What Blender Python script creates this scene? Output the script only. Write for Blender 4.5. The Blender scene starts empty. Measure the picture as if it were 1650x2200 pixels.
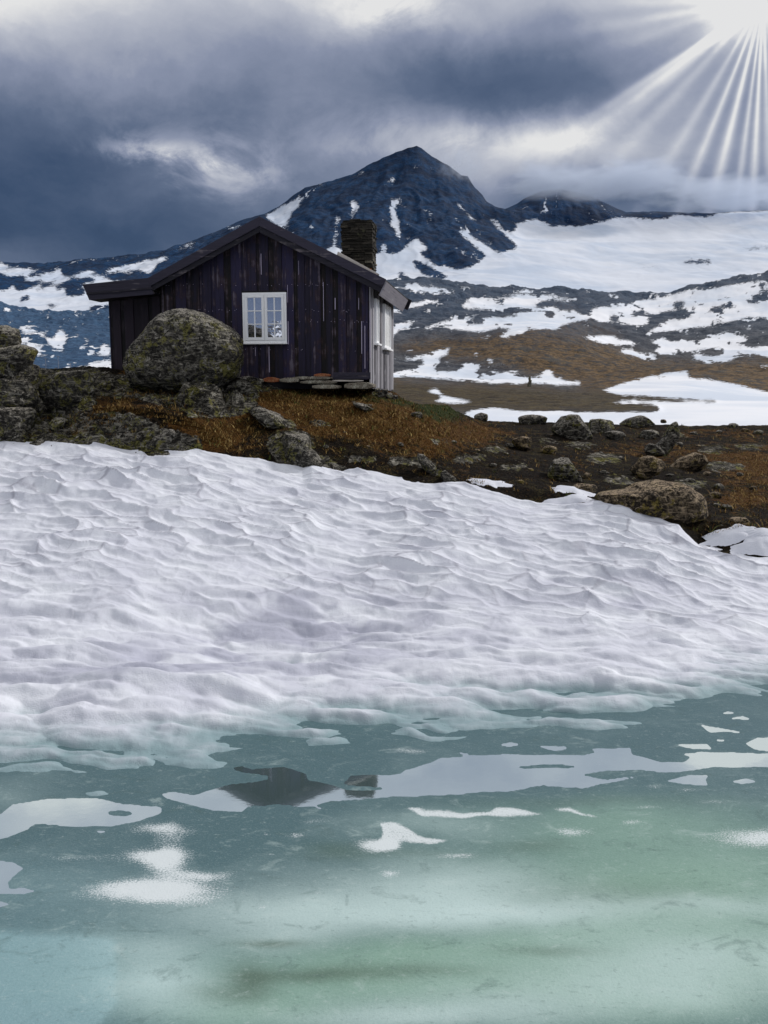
import bpy, bmesh, math, random
import numpy as np
from mathutils import Vector
R = math.radians
random.seed(7)
C = bpy.context.scene.collection
# ---------------------------------------------------------------- camera
CAM_H, PITCH, F = 3.24, R(8.0), 1905.0          # metres above the lake, tilt down, focal length in photo pixels
cam = bpy.data.objects.new('camera', bpy.data.cameras.new('camera')); C.objects.link(cam)
cam.location = (0, 0, CAM_H); cam.rotation_euler = (R(90) - PITCH, 0, 0)
cam.data.sensor_fit = 'VERTICAL'; cam.data.angle = 2 * math.atan(1100 / F)
cam.data.clip_start = .1; cam.data.clip_end = 30000
bpy.context.scene.camera = cam
CP, SP = math.cos(PITCH), math.sin(PITCH)
def se(px, py):
    """pixel -> (X/Y, (Z-CAM_H)/Y) of its ray"""
    u = (np.asarray(px, float) - 825) / F; v = (1100 - np.asarray(py, float)) / F
    d = CP + v * SP
    return u / d, (v * CP - SP) / d
def proj(X, Y, Z):
    dz = Z - CAM_H
    dep = np.maximum(Y * CP - dz * SP, 1e-3); up = Y * SP + dz * CP
    return 825 + F * X / dep, 1100 - F * up / dep
def azel(px, py):
    s, e = se(px, py)
    return math.atan2(s, 1), math.atan2(e, math.hypot(s, 1))
# ---------------------------------------------------------------- sun and sky
SUN_AZ, SUN_EL = R(60), R(36)
sd = bpy.data.lights.new('sun', 'SUN'); sd.energy = 3.1; sd.angle = R(5); sd.color = (1, .97, .935)
sun = bpy.data.objects.new('sun', sd); C.objects.link(sun)
sun.rotation_euler = (R(90) - SUN_EL, 0, math.pi - SUN_AZ)
sun.location = (60, 60, 80)
sc = bpy.context.scene
sc.view_settings.view_transform = 'Standard'; sc.view_settings.look = 'None'
sc.view_settings.exposure = -.3; sc.view_settings.gamma = 1
sc.cycles.max_bounces = 6; sc.cycles.volume_bounces = 3
class NT:
    """tiny node-tree writer: values may be numbers, colours or sockets"""
    def __init__(s, tree): s.t = tree; tree.nodes.clear()
    def n(s, kind, ins=None, **props):
        nd = s.t.nodes.new('ShaderNode' + kind)
        for k, v in props.items(): setattr(nd, k, v)
        for k, v in (ins or {}).items():
            sk = nd.inputs[k]
            if hasattr(v, 'is_linked'): s.t.links.new(v, sk)
            elif hasattr(v, 'outputs'): s.t.links.new(v.outputs[0], sk)
            else: sk.default_value = (tuple(v) + (1,))[:4] if (sk.type == 'RGBA' and len(v) == 3) else v
        return nd
    def m(s, op, a, b=0.0, c=None, clamp=False):
        d = {0: a, 1: b}
        if c is not None: d[2] = c
        return s.n('Math', d, operation=op, use_clamp=clamp).outputs[0]
    def mix(s, f, a, b, blend='MIX'):
        nd = s.n('Mix', None, data_type='RGBA', blend_type=blend, clamp_factor=True)
        for i, v in ((0, f), (6, a), (7, b)):
            if hasattr(v, 'is_linked'): s.t.links.new(v, nd.inputs[i])
            else: nd.inputs[i].default_value = v if i == 0 else (tuple(v) + (1,))[:4]
        return nd.outputs[2]
    def noise(s, vec, scale, detail=4, rough=.55, dist=0.0):
        return s.n('TexNoise', {'Vector': vec, 'Scale': scale, 'Detail': detail, 'Roughness': rough, 'Distortion': dist}).outputs[0]
    def step(s, x, a, b):
        return s.n('MapRange', {'Value': x, 'From Min': a, 'From Max': b}, interpolation_type='SMOOTHSTEP').outputs[0]
    def ramp(s, x, stops):
        nd = s.n('ValToRGB', {'Fac': x}); el = nd.color_ramp.elements
        while len(el) < len(stops): el.new(.5)
        for e, (p, c) in zip(el, stops): e.position = p; e.color = tuple(c) + (1,)
        return nd.outputs[0]
    def attr(s, name): return s.n('Attribute', None, attribute_name=name).outputs['Fac']
W = bpy.data.worlds.new('World'); sc.world = W; W.use_nodes = True
def build_world():
    T = NT(W.node_tree); m = T.m
    g = T.n('TexCoord').outputs['Generated']
    nv = T.n('VectorMath', {0: g}, operation='NORMALIZE').outputs[0]
    wn = T.n('TexNoise', {'Vector': nv, 'Scale': 3.2, 'Detail': 7, 'Roughness': .6})
    wob = T.n('VectorMath', {0: wn.outputs[1], 1: (.5, .5, .5)}, operation='SUBTRACT').outputs[0]
    wob = T.n('VectorMath', {0: wob, 'Scale': .17}, operation='SCALE').outputs[0]
    dv = T.n('VectorMath', {0: nv, 1: wob}, operation='ADD').outputs[0]
    def angles(v):
        s = T.n('SeparateXYZ', {0: v})
        return m('ARCTAN2', s.outputs[0], s.outputs[1]), m('ARCSINE', s.outputs[2])
    az, el = angles(dv); az0, el0 = angles(nv)
    K = 1 / F
    blobs = [(-250, 420, 480, 130, -.20), (180, 330, 300, 70, -.13), (250, 520, 330, 60, -.10), (480, 250, 340, 55, -.09), (1060, 200, 240, 60, -.16), (1330, 150, 220, 60, -.06),
             (250, 80, 400, 100, .10), (560, 150, 300, 80, .09), (800, 20, 330, 60, .30), (-60, -40, 240, 120, .55), (405, 340, 110, 40, .10), (470, 390, 130, 50, .10),
             (700, 320, 250, 75, .17), (960, 300, 130, 45, .17), (1160, 305, 130, 36, .16), (1170, 370, 240, 50, .2), (1450, 330, 220, 100, .10), (1270, 425, 170, 34, -.24), (1560, 200, 220, 230, .10), (1500, 445, 200, 22, -.10),
             (1655, -15, 95, 60, .6), (1560, 60, 300, 130, .20)]
    acc = None
    for px, py, rx, ry, a in blobs:
        A, E = azel(px, py)
        dx = m('MULTIPLY', m('SUBTRACT', az, A), 1 / (rx * K)); dy = m('MULTIPLY', m('SUBTRACT', el, E), 1 / (ry * K))
        q = m('MULTIPLY', m('EXPONENT', m('MULTIPLY', m('MULTIPLY_ADD', dx, dx, m('MULTIPLY', dy, dy)), -.8)), a)
        acc = q if acc is None else m('ADD', acc, q)
    st = T.n('VectorMath', {0: dv, 1: (1, 1, 2.2)}, operation='MULTIPLY').outputs[0]
    nf = T.noise(T.n('VectorMath', {0: nv, 1: (1, 1, 1.7)}, operation='MULTIPLY').outputs[0], 9, 8, .62, .5)
    for px, py, rx, ry, a in ((390, 335, 130, 40, .42), (480, 385, 120, 40, .28), (300, 328, 90, 20, .26), (1150, 300, 160, 40, .14), (960, 285, 130, 35, .13), (760, 300, 190, 55, .12), (860, 30, 120, 50, .2)):
        A, E = azel(px, py); dx = m('MULTIPLY', m('SUBTRACT', az0, A), 1 / (rx * K)); dy = m('MULTIPLY', m('SUBTRACT', el0, E), 1 / (ry * K))
        g2 = m('EXPONENT', m('MULTIPLY', m('MULTIPLY_ADD', dx, dx, m('MULTIPLY', dy, dy)), -.9))
        acc = m('ADD', acc, m('MULTIPLY', m('MULTIPLY', g2, T.step(m('ADD', nf, m('MULTIPLY', g2, .18)), .47, .7)), a))
    n1 = m('ADD', m('MULTIPLY', m('SUBTRACT', T.noise(st, 4.5, 7, .6), .5), .40), m('MULTIPLY', m('SUBTRACT', nf, .5), .14))
    t = m('ADD', m('ADD', acc, n1), .43)
    # overcast brightened overhead and behind, out of view, as added fill light
    t = m('ADD', t, m('ADD', m('MULTIPLY', T.step(el0, R(18.5), R(26)), .34), m('MULTIPLY', T.step(el0, R(34), R(60)), .2)))
    sy = T.n('SeparateXYZ', {0: nv}).outputs[1]
    t = m('ADD', t, m('MULTIPLY', T.step(sy, .25, -.5), m('MULTIPLY_ADD', T.step(el0, R(5), R(40)), .35, .05)))
    # crepuscular rays fanning out below the cloud gap at the sun
    A, E = azel(1640, -6)
    rx = m('SUBTRACT', az0, A); ry = m('SUBTRACT', el0, E)
    ph = m('ARCTAN2', rx, m('MULTIPLY', ry, -1)); rr = m('SQRT', m('MULTIPLY_ADD', rx, rx, m('MULTIPLY', ry, ry)))
    rays = None
    for (x, y), w, a in (((1235, 272), .032, .26), ((1262, 285), .045, .34), ((1300, 290), .05, .2), ((1360, 300), .06, .15), ((1440, 340), .045, .17), ((1486, 380), .036, .28), ((1538, 400), .038, .38), ((1586, 410), .026, .30), ((1618, 420), .03, .40), ((1654, 400), .036, .30), ((1240, 64), .05, .18), ((1260, 110), .07, .12), ((1300, 5), .07, .20)):
        a1, e1 = azel(x, y); p0 = math.atan2(a1 - A, -(e1 - E))
        d = m('MULTIPLY', m('SUBTRACT', ph, p0), 1 / w)
        q = m('MULTIPLY', m('EXPONENT', m('MULTIPLY', m('MULTIPLY', d, d), -1)), a)
        rays = q if rays is None else m('ADD', rays, q)
    fall = m('MULTIPLY', T.step(rr, R(17), R(5)), T.step(rr, R(.0), R(1.0)))
    front = T.step(sy, .3, .6)
    t = m('ADD', t, m('MULTIPLY', m('MULTIPLY', rays, fall), front))
    col = T.ramp(t, [(0, (.014, .038, .1)), (.2, (.05, .09, .18)), (.42, (.14, .188, .3)), (.63, (.32, .365, .5)), (.85, (.63, .66, .75)), (1, (1, 1, 1))])
    sky = T.n('TexSky', None, sky_type='NISHITA', sun_disc=False, sun_elevation=SUN_EL, sun_rotation=SUN_AZ)
    b1 = T.n('Background', {'Color': sky, 'Strength': .06}); b2 = T.n('Background', {'Color': col, 'Strength': 1.0})
    mx = T.n('MixShader', {0: .93}); T.t.links.new(b1.outputs[0], mx.inputs[1]); T.t.links.new(b2.outputs[0], mx.inputs[2])
    T.n('OutputWorld', {'Surface': mx.outputs[0]})
build_world()
# ---------------------------------------------------------------- numeric noise
G3 = np.array([[1,1,0],[-1,1,0],[1,-1,0],[-1,-1,0],[1,0,1],[-1,0,1],[1,0,-1],[-1,0,-1],[0,1,1],[0,-1,1],[0,1,-1],[0,-1,-1]], float)
PERM = {}
def perm(seed):
    if seed not in PERM:
        p = np.random.RandomState(seed).permutation(256); PERM[seed] = np.concatenate([p, p, p])
    return PERM[seed]
def perlin(x, y, z=0.0, seed=0):
    x, y, z = np.broadcast_arrays(np.asarray(x, float), np.asarray(y, float), np.asarray(z, float)); p = perm(seed)
    xi, yi, zi = np.floor(x).astype(int), np.floor(y).astype(int), np.floor(z).astype(int)
    xf, yf, zf = x - xi, y - yi, z - zi; xi &= 255; yi &= 255; zi &= 255
    f = lambda t: t * t * t * (t * (t * 6 - 15) + 10)
    u, v, w = f(xf), f(yf), f(zf)
    def g(dx, dy, dz):
        h = p[p[p[xi + dx] + yi + dy] + zi + dz] % 12; q = G3[h]
        return q[..., 0] * (xf - dx) + q[..., 1] * (yf - dy) + q[..., 2] * (zf - dz)
    l = lambda a, b, t: a + t * (b - a)
    return l(l(l(g(0,0,0), g(1,0,0), u), l(g(0,1,0), g(1,1,0), u), v), l(l(g(0,0,1), g(1,0,1), u), l(g(0,1,1), g(1,1,1), u), v), w)
def fbm(x, y, z=0.0, o=4, seed=0, gain=.5, ridged=False):
    a, s, f = 1.0, 0.0, 1.0; tot = 0
    for k in range(o):
        n = perlin(x * f, y * f, np.asarray(z) * f, seed + k)
        s = s + a * ((1 - 2 * np.abs(n)) if ridged else n); tot += a; a *= gain; f *= 2.03
    return s / tot
def worley(x, y, seed=0, jit=.85):
    xi, yi = np.floor(x).astype(int), np.floor(y).astype(int); p = perm(seed); q = perm(seed + 50)
    f1 = np.full(x.shape, 9.0); f2 = f1.copy(); idn = np.zeros(x.shape)
    for i in (-1, 0, 1):
        for j in (-1, 0, 1):
            cx, cy = xi + i, yi + j
            h = p[p[cx & 255] + (cy & 255)]; h2 = q[p[cy & 255] + (cx & 255)]
            d = np.hypot(cx + .5 + jit * (h / 255 - .5) - x, cy + .5 + jit * (h2 / 255 - .5) - y)
            nb = d < f1
            f2 = np.where(nb, f1, np.minimum(f2, d)); idn = np.where(nb, h / 255, idn); f1 = np.where(nb, d, f1)
    return f1, f2, idn
def sstep(x, a, b):
    t = np.clip((x - a) / (b - a), 0, 1); return t * t * (3 - 2 * t)
class Mask:
    """a traced map in photo pixels (half size), later looked up on the surface it belongs to"""
    def __init__(s): s.a = np.zeros((1110, 830), np.float32)
    def poly(s, pts, val=1.0, off=(0, 0), sc=1.0):
        P = np.array(pts, float) / sc + np.array(off, float); P = P / 2
        x0, y0 = np.floor(P.min(0)).astype(int) - 1; x1, y1 = np.ceil(P.max(0)).astype(int) + 2
        x0, y0 = max(x0, 0), max(y0, 0); x1, y1 = min(x1, 830), min(y1, 1110)
        if x1 <= x0 or y1 <= y0: return s
        gx, gy = np.meshgrid(np.arange(x0, x1), np.arange(y0, y1)); ins = np.zeros(gx.shape, bool)
        for (ax, ay), (bx, by) in zip(P, np.roll(P, -1, 0)):
            if ay == by: continue
            ins ^= ((ay > gy) != (by > gy)) & (gx < (bx - ax) * (gy - ay) / (by - ay) + ax)
        s.a[y0:y1, x0:x1][ins] = val; return s
    def dot(s, x, y, rx, ry=None, val=1.0, off=(0, 0), sc=1.0):
        ry = ry or rx; t = np.linspace(0, 6.2832, 13)[:-1]
        return s.poly(np.stack([x + rx * np.cos(t), y + ry * np.sin(t)], 1), val, off, sc)
    def blob(s, x, y, rx, ry, amp=1.0, off=(0, 0), sc=1.0):
        gx, gy = np.meshgrid(np.arange(830) * 2.0, np.arange(1110) * 2.0)
        x, y, rx, ry = x / sc + off[0], y / sc + off[1], rx / sc, ry / sc
        s.a += amp * np.exp(-((gx - x) / rx) ** 2 - ((gy - y) / ry) ** 2).astype(np.float32); return s
    def blur(s, k=1, n=2):
        for _ in range(n):
            for ax in (0, 1):
                pad = [(0, 0), (0, 0)]; pad[ax] = (k, k); b = np.pad(s.a, pad, mode='edge'); L = s.a.shape[ax]
                s.a = sum(np.take(b, np.arange(i, i + L), axis=ax) for i in range(2 * k + 1)) / (2 * k + 1)
        return s
    def at(s, px, py):
        px = np.abs(px) % 3300; px = 1650 - np.abs(1650 - px)          # beyond the traced width the pattern turns back on itself
        x = np.clip(px / 2, 0, 827.99); y = np.clip(py / 2, 0, 1107.99); i, j = x.astype(int), y.astype(int); fx, fy = x - i, y - j
        a = s.a
        return (a[j, i] * (1 - fx) + a[j, i + 1] * fx) * (1 - fy) + (a[j + 1, i] * (1 - fx) + a[j + 1, i + 1] * fx) * fy
def curve(pts):
    """photo polyline (px, py) -> function of s = X/Y giving the elevation slope"""
    P = np.array(pts, float); s, e = se(P[:, 0], P[:, 1])
    return lambda q: np.interp(q, s, e)
# ---------------------------------------------------------------- object helpers
def tag(o, label=None, cat=None, group=None, kind=None):
    for k, v in (('label', label), ('category', cat), ('group', group), ('kind', kind)):
        if v: o[k] = v
    return o
def mesh_obj(name, V, Fc, mat, parent=None, attrs=None, smooth=True):
    """V (n,3); Fc (m,4) or list of tuples"""
    me = bpy.data.meshes.new(name); V = np.asarray(V, np.float32)
    if isinstance(Fc, np.ndarray):
        m, k = Fc.shape
        me.vertices.add(len(V)); me.vertices.foreach_set('co', V.ravel())
        me.loops.add(m * k); me.loops.foreach_set('vertex_index', Fc.astype(np.int32).ravel())
        me.polygons.add(m); me.polygons.foreach_set('loop_start', np.arange(0, m * k, k, dtype=np.int32))
        me.update(calc_edges=True)
    else:
        me.from_pydata(V.tolist(), [], Fc)
    me.polygons.foreach_set('use_smooth', np.full(len(me.polygons), smooth))
    for k, a in (attrs or {}).items():
        at = me.attributes.new(k, 'FLOAT', 'POINT'); at.data.foreach_set('value', np.asarray(a, np.float32).ravel())
    me.update()
    o = bpy.data.objects.new(name, me); C.objects.link(o)
    if mat: me.materials.append(mat)
    if parent: o.parent = parent
    return o
def grid_obj(name, X, Y, Z, mat, attrs=None, kind='structure', keep=None):
    r, c = X.shape
    i = np.arange(r * c).reshape(r, c)
    f = np.stack([i[:-1, :-1], i[:-1, 1:], i[1:, 1:], i[1:, :-1]], -1).reshape(-1, 4)
    o = mesh_obj(name, np.stack([X, Y, Z], -1).reshape(-1, 3), f, mat, None, attrs); o['kind'] = kind
    return o
class MB:
    """boxes and prisms collected into one mesh, with a tone per piece"""
    def __init__(s): s.v, s.f, s.t = [], [], []
    def add(s, vs, fs, tone=None):
        b = len(s.v); s.v += [tuple(v) for v in vs]; s.f += [tuple(b + i for i in f) for f in fs]
        s.t += [random.random() if tone is None else tone] * len(vs)
    def box(s, x0, x1, y0, y1, z0, z1, tone=None, jit=0.0):
        j = lambda: random.uniform(-jit, jit) if jit else 0
        vs = [(x + j(), y + j(), z + j()) for z in (z0, z1) for y in (y0, y1) for x in (x0, x1)]
        s.add(vs, [(0, 2, 3, 1), (4, 5, 7, 6), (0, 1, 5, 4), (2, 6, 7, 3), (0, 4, 6, 2), (1, 3, 7, 5)], tone)
    def prism(s, pts, y0, y1, tone=None):
        """polygon in x,z extruded along y"""
        n = len(pts); vs = [(x, y0, z) for x, z in pts] + [(x, y1, z) for x, z in pts]
        s.add(vs, [tuple(range(n)), tuple(range(2 * n - 1, n - 1, -1))] + [(i, n + i, n + (i + 1) % n, (i + 1) % n) for i in range(n)], tone)
    def build(s, name, mat, parent=None, bevel=0.0):
        o = mesh_obj(name, s.v, s.f, mat, parent, {'tone': s.t}, smooth=False)
        bm = bmesh.new(); bm.from_mesh(o.data); bmesh.ops.recalc_face_normals(bm, faces=bm.faces)
        bm.to_mesh(o.data); bm.free()
        if bevel:
            md = o.modifiers.new('bevel', 'BEVEL'); md.width = bevel; md.segments = 2; md.limit_method = 'ANGLE'
        return o
# ---------------------------------------------------------------- materials
def material(name, fn):
    mt = bpy.data.materials.new(name); mt.use_nodes = True; T = NT(mt.node_tree)
    sh, disp = fn(T), None
    T.n('OutputMaterial', {'Surface': sh}); return mt
def pbr(T, col, rough=.8, bump=None, dist=.01, strength=1.0, spec=.3, **kw):
    ins = {'Base Color': col, 'Roughness': rough, 'Specular IOR Level': spec}
    if bump is not None:
        ins['Normal'] = T.n('Bump', {'Height': bump, 'Distance': dist, 'Strength': strength}).outputs[0]
    ins.update(kw)
    return T.n('BsdfPrincipled', ins).outputs[0]
def obj_co(T): return T.n('TexCoord').outputs['Object']
SNOW = (.86, .87, .915)
def m_far(dark, mid, scale, snowcol=SNOW, browncol=(.15, .095, .045), bump=3.5):
    def fn(T):
        co = T.n('NewGeometry').outputs['Position']
        n1 = T.noise(co, scale, 7, .65); n2 = T.noise(co, scale * 4.2, 5, .7)
        rk = T.mix(T.step(T.m('ADD', T.m('MULTIPLY', n1, .6), T.m('MULTIPLY', n2, .4)), .42, .58), dark, mid)
        rk = T.mix(T.m('MULTIPLY', T.step(n2, .5, .6), .6), rk, tuple(c * .42 for c in dark))
        bn = T.mix(T.step(n2, .42, .62), browncol, tuple(c * .3 for c in browncol))
        bn = T.mix(T.step(n1, .55, .72), bn, (.12, .1, .05))
        bn = T.mix(T.m('MULTIPLY', T.step(T.m('ADD', n2, T.m('MULTIPLY', T.m('SUBTRACT', n1, .5), .8)), .5, .6), .75), bn, (.045, .045, .048))
        bn = T.mix(T.attr('heath'), bn, T.mix(T.step(n2, .4, .6), (.016, .012, .006), (.085, .062, .024)))
        rk = T.mix(T.attr('brown'), rk, bn)
        n3 = T.noise(co, scale * 15, 4, .75)
        rk = T.mix(T.m('MULTIPLY', T.step(n3, .5, .62), .75), rk, tuple(c * .4 for c in dark))
        rk = T.mix(T.attr('haze_blue'), rk, T.mix(T.step(n2, .42, .6), (.02, .055, .12), (.05, .115, .215)))  # distance haze painted on the slopes as bluer rock
        sn = T.m('ADD', T.attr('snow'), T.m('MULTIPLY', T.m('SUBTRACT', T.m('ADD', T.m('MULTIPLY', n2, .55), T.m('MULTIPLY', n3, .45)), .5), T.m('MULTIPLY_ADD', T.m('MULTIPLY', T.attr('snow'), T.m('SUBTRACT', 1.0, T.attr('snow'))), 9.0, .9)))
        sn = T.step(sn, .44, .56)
        sc_ = T.mix(T.step(T.noise(co, scale * .22, 5, .55, .6), .38, .66), snowcol, (snowcol[0] * .74, snowcol[1] * .8, snowcol[2] * .87))  # soft blue-grey shading of the snow mixed into its colour
        b = T.m('MULTIPLY', T.m('ADD', n1, T.m('MULTIPLY', n2, .35)), T.m('SUBTRACT', 1.0, T.m('MULTIPLY', sn, .9)))
        return pbr(T, T.mix(sn, rk, sc_), .85, b, bump, .9, spec=.15)
    return fn
M = {}
M['mountain'] = material('mountain_rock_and_snow', m_far((.001, .015, .05), (.004, .044, .125), .02, (.66, .695, .77), bump=7))  # blue of the distant air put into the rock colour
M['hills'] = material('hill_rock_and_snow', m_far((.026, .032, .046), (.115, .118, .13), .06, (.8, .81, .85)))
def rock_look(T, off, nz):
    a = T.noise(off, 2.2, 6, .6, .4); b = T.noise(off, 9, 6, .7, .6); c = T.noise(off, 30, 4, .7); e = T.noise(off, 5.2, 7, .74, 1.1)
    flat = T.n('VectorMath', {0: off, 1: (1, 1, 3.6)}, operation='MULTIPLY').outputs[0]
    d = T.noise(flat, 4, 6, .68, 1.2)
    col = T.mix(T.step(b, .4, .6), (.03, .027, .023), (.2, .185, .155))
    col = T.mix(T.step(d, .54, .64), col, (.40, .37, .31))
    col = T.mix(T.m('MULTIPLY', T.step(T.m('ADD', b, T.m('MULTIPLY', T.m('SUBTRACT', a, .5), .9)), .54, .6), .8), col, (.23, .215, .045))     # yellow-green lichen
    col = T.mix(T.step(e, .56, .61), col, (.46, .43, .37))      # pale crust lichen
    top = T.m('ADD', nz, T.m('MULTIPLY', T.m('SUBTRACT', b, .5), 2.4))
    col = T.mix(T.m('MULTIPLY', T.step(top, .45, 1.0), .8), col, T.mix(T.step(c, .53, .42), (.52, .48, .42), (.03, .027, .024)))  # upward faces painted paler as if sunlit, speckled like lichen
    blk = T.m('MAXIMUM', T.step(T.m('ADD', c, T.m('MULTIPLY', T.m('SUBTRACT', d, .5), 1.2)), .5, .41), T.step(e, .44, .4))
    col = T.mix(T.m('MULTIPLY', blk, .72), col, (.008, .007, .006))          # black lichen and cracks
    h = T.m('ADD', d, T.m('ADD', T.m('MULTIPLY', b, .6), T.m('ADD', T.m('MULTIPLY', c, .3), T.m('MULTIPLY', e, .7))))
    return col, h
def f_rock(T, warm=0.0):
    co = obj_co(T); rnd = T.n('ObjectInfo').outputs['Random']
    off = T.n('VectorMath', {0: co, 1: T.n('CombineXYZ', {0: T.m('MULTIPLY', rnd, 37), 1: T.m('MULTIPLY', rnd, 91)}).outputs[0]}, operation='ADD').outputs[0]
    nz = T.n('SeparateXYZ', {0: T.n('NewGeometry').outputs['Normal']}).outputs[2]
    col, h = rock_look(T, off, nz)
    if warm: col = T.mix(.85, col, (1.25, 1.0, .74), 'MULTIPLY')
    return pbr(T, col, .9, h, .16, 1.0, spec=.2)
M['rock'] = material('lichen_rock', lambda T: f_rock(T))
M['rock_tan'] = material('tan_lichen_rock', lambda T: f_rock(T, .38))
def f_slab(T):
    co = obj_co(T); a = T.noise(co, 7, 6, .65, .3); c = T.noise(co, 45, 4, .7)
    t = T.attr('tone')
    col = T.ramp(t, [(0, (.07, .06, .05)), (.5, (.2, .175, .14)), (1, (.34, .3, .24))])
    col = T.mix(T.step(a, .5, .65), col, (.42, .4, .33)); col = T.mix(T.step(c, .5, .38), col, (.02, .018, .015))
    return pbr(T, col, .9, T.m('ADD', a, T.m('MULTIPLY', c, .4)), .03, .8, spec=.2)
M['slab'] = material('flat_stone', f_slab)
def f_brick(T):
    co = obj_co(T); a = T.noise(co, 14, 5, .7); c = T.noise(co, 60, 3, .7)
    col = T.mix(T.step(a, .4, .65), (.3, .085, .035), (.42, .2, .1)); col = T.mix(T.step(c, .5, .36), col, (.05, .025, .02))
    return pbr(T, col, .9, c, .01, .8, spec=.2)
M['brick'] = material('old_red_brick', f_brick)
def f_chim(T):
    co = obj_co(T); a = T.noise(co, 6, 5, .65); c = T.noise(co, 40, 4, .7); t = T.attr('tone')
    col = T.ramp(t, [(0, (.022, .02, .017)), (.45, (.06, .052, .042)), (.8, (.19, .165, .125)), (.93, (.3, .27, .2)), (.97, (.4, .12, .03)), (1, (.4, .12, .03))])
    col = T.mix(T.step(c, .5, .35), col, (.012, .01, .008)); col = T.mix(T.m('MULTIPLY', T.step(a, .58, .7), .5), col, (.2, .19, .11))
    return pbr(T, col, .92, T.m('ADD', a, c), .03, .8, spec=.2)
M['chimney'] = material('dry_slate_masonry', f_chim)
def wood(dark, light, worn, worn_amt, rough=.7, axis='z', brown=None):
    def fn(T):
        co = obj_co(T); t = T.attr('tone')
        sx = {'z': (26, 26, 1.1), 'x': (1.1, 26, 26), 'y': (26, 1.1, 26)}[axis]
        st = T.n('VectorMath', {0: co, 1: sx}, operation='MULTIPLY').outputs[0]
        sh = T.n('VectorMath', {0: st, 1: T.n('CombineXYZ', {0: T.m('MULTIPLY', t, 50), 1: 0.0, 2: T.m('MULTIPLY', t, 20)}).outputs[0]}, operation='ADD').outputs[0]
        g = T.noise(sh, 1.0, 6, .65); w = T.noise(sh, .42, 6, .7, .3); bl = T.noise(co, 3.1, 4, .6)
        col = T.mix(T.step(T.m('ADD', T.m('MULTIPLY', t, .55), T.m('MULTIPLY', g, .5)), .25, .85), dark, light)
        if brown: col = T.mix(T.m('MULTIPLY', T.step(T.m('ADD', bl, T.m('MULTIPLY', T.m('SUBTRACT', w, .5), .8)), .48, .64), .5), col, brown)
        col = T.mix(T.step(t, 1.2, 1.4), col, tuple(min(1, c * 2.4) for c in worn))
        wf = T.m('MULTIPLY', T.step(T.m('ADD', w, T.m('MULTIPLY', T.m('SUBTRACT', bl, .5), .6)), .56, .72), worn_amt)
        col = T.mix(wf, col, worn)
        col = T.mix(T.m('MULTIPLY', T.step(g, .42, .3), .6), col, tuple(c * .25 for c in dark))
        return pbr(T, col, rough, g, .006, .9, spec=.3)
    return fn
M['wall'] = material('weathered_indigo_boards', wood((.005, .0035, .004), (.024, .019, .055), (.17, .15, .2), .6, brown=(.035, .014, .009)))
M['wall_dark'] = material('shaded_annex_boards', wood((.004, .003, .004), (.02, .013, .022), (.08, .06, .08), .3))  # annex boards coloured darker for the shade of the recess
M['wall_grey'] = material('silvered_grey_boards', wood((.09, .085, .095), (.4, .385, .41), (.66, .64, .67), .5))
M['barge'] = material('dark_barge_board', wood((.007, .006, .01), (.034, .03, .05), (.22, .19, .2), .6, axis='x'))
M['fascia'] = material('grey_fascia_board', wood((.16, .15, .18), (.36, .34, .38), (.5, .48, .5), .5, axis='y'))
M['roof'] = material('dark_roof_felt', lambda T: pbr(T, T.mix(T.step(T.noise(obj_co(T), 8, 5, .6), .4, .7), (.02, .018, .018), (.055, .05, .045)), .9, T.noise(obj_co(T), 50, 3), .01, .5))
M['plank'] = material('pale_driftwood_plank', wood((.33, .28, .25), (.52, .47, .43), (.62, .58, .54), .5, axis='x'))
M['white'] = material('white_window_paint', lambda T: pbr(T, T.mix(T.step(T.noise(obj_co(T), 30, 4), .62, .75), (.93, .93, .94), (.8, .8, .8)), .45, T.noise(obj_co(T), 60, 3), .002, .4))
def f_pane(T):
    co = obj_co(T); nb = T.noise(co, 5, 2, .5)
    gl = T.n('BsdfGlossy', {'Color': (.85, .88, .95), 'Roughness': .015, 'Normal': T.n('Bump', {'Height': nb, 'Distance': .004, 'Strength': .35}).outputs[0]})
    df = T.n('BsdfDiffuse', {'Color': (.07, .075, .1)})
    mx = T.n('MixShader', {0: .8}); T.t.links.new(df.outputs[0], mx.inputs[1]); T.t.links.new(gl.outputs[0], mx.inputs[2]); return mx.outputs[0]
M['pane'] = material('window_glass', f_pane)
M['curtain'] = material('white_curtained_glass', lambda T: pbr(T, (.85, .85, .83), .2, spec=.6))
M['steel'] = material('grey_pole_wood', lambda T: pbr(T, (.25, .26, .29), .7))
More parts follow.
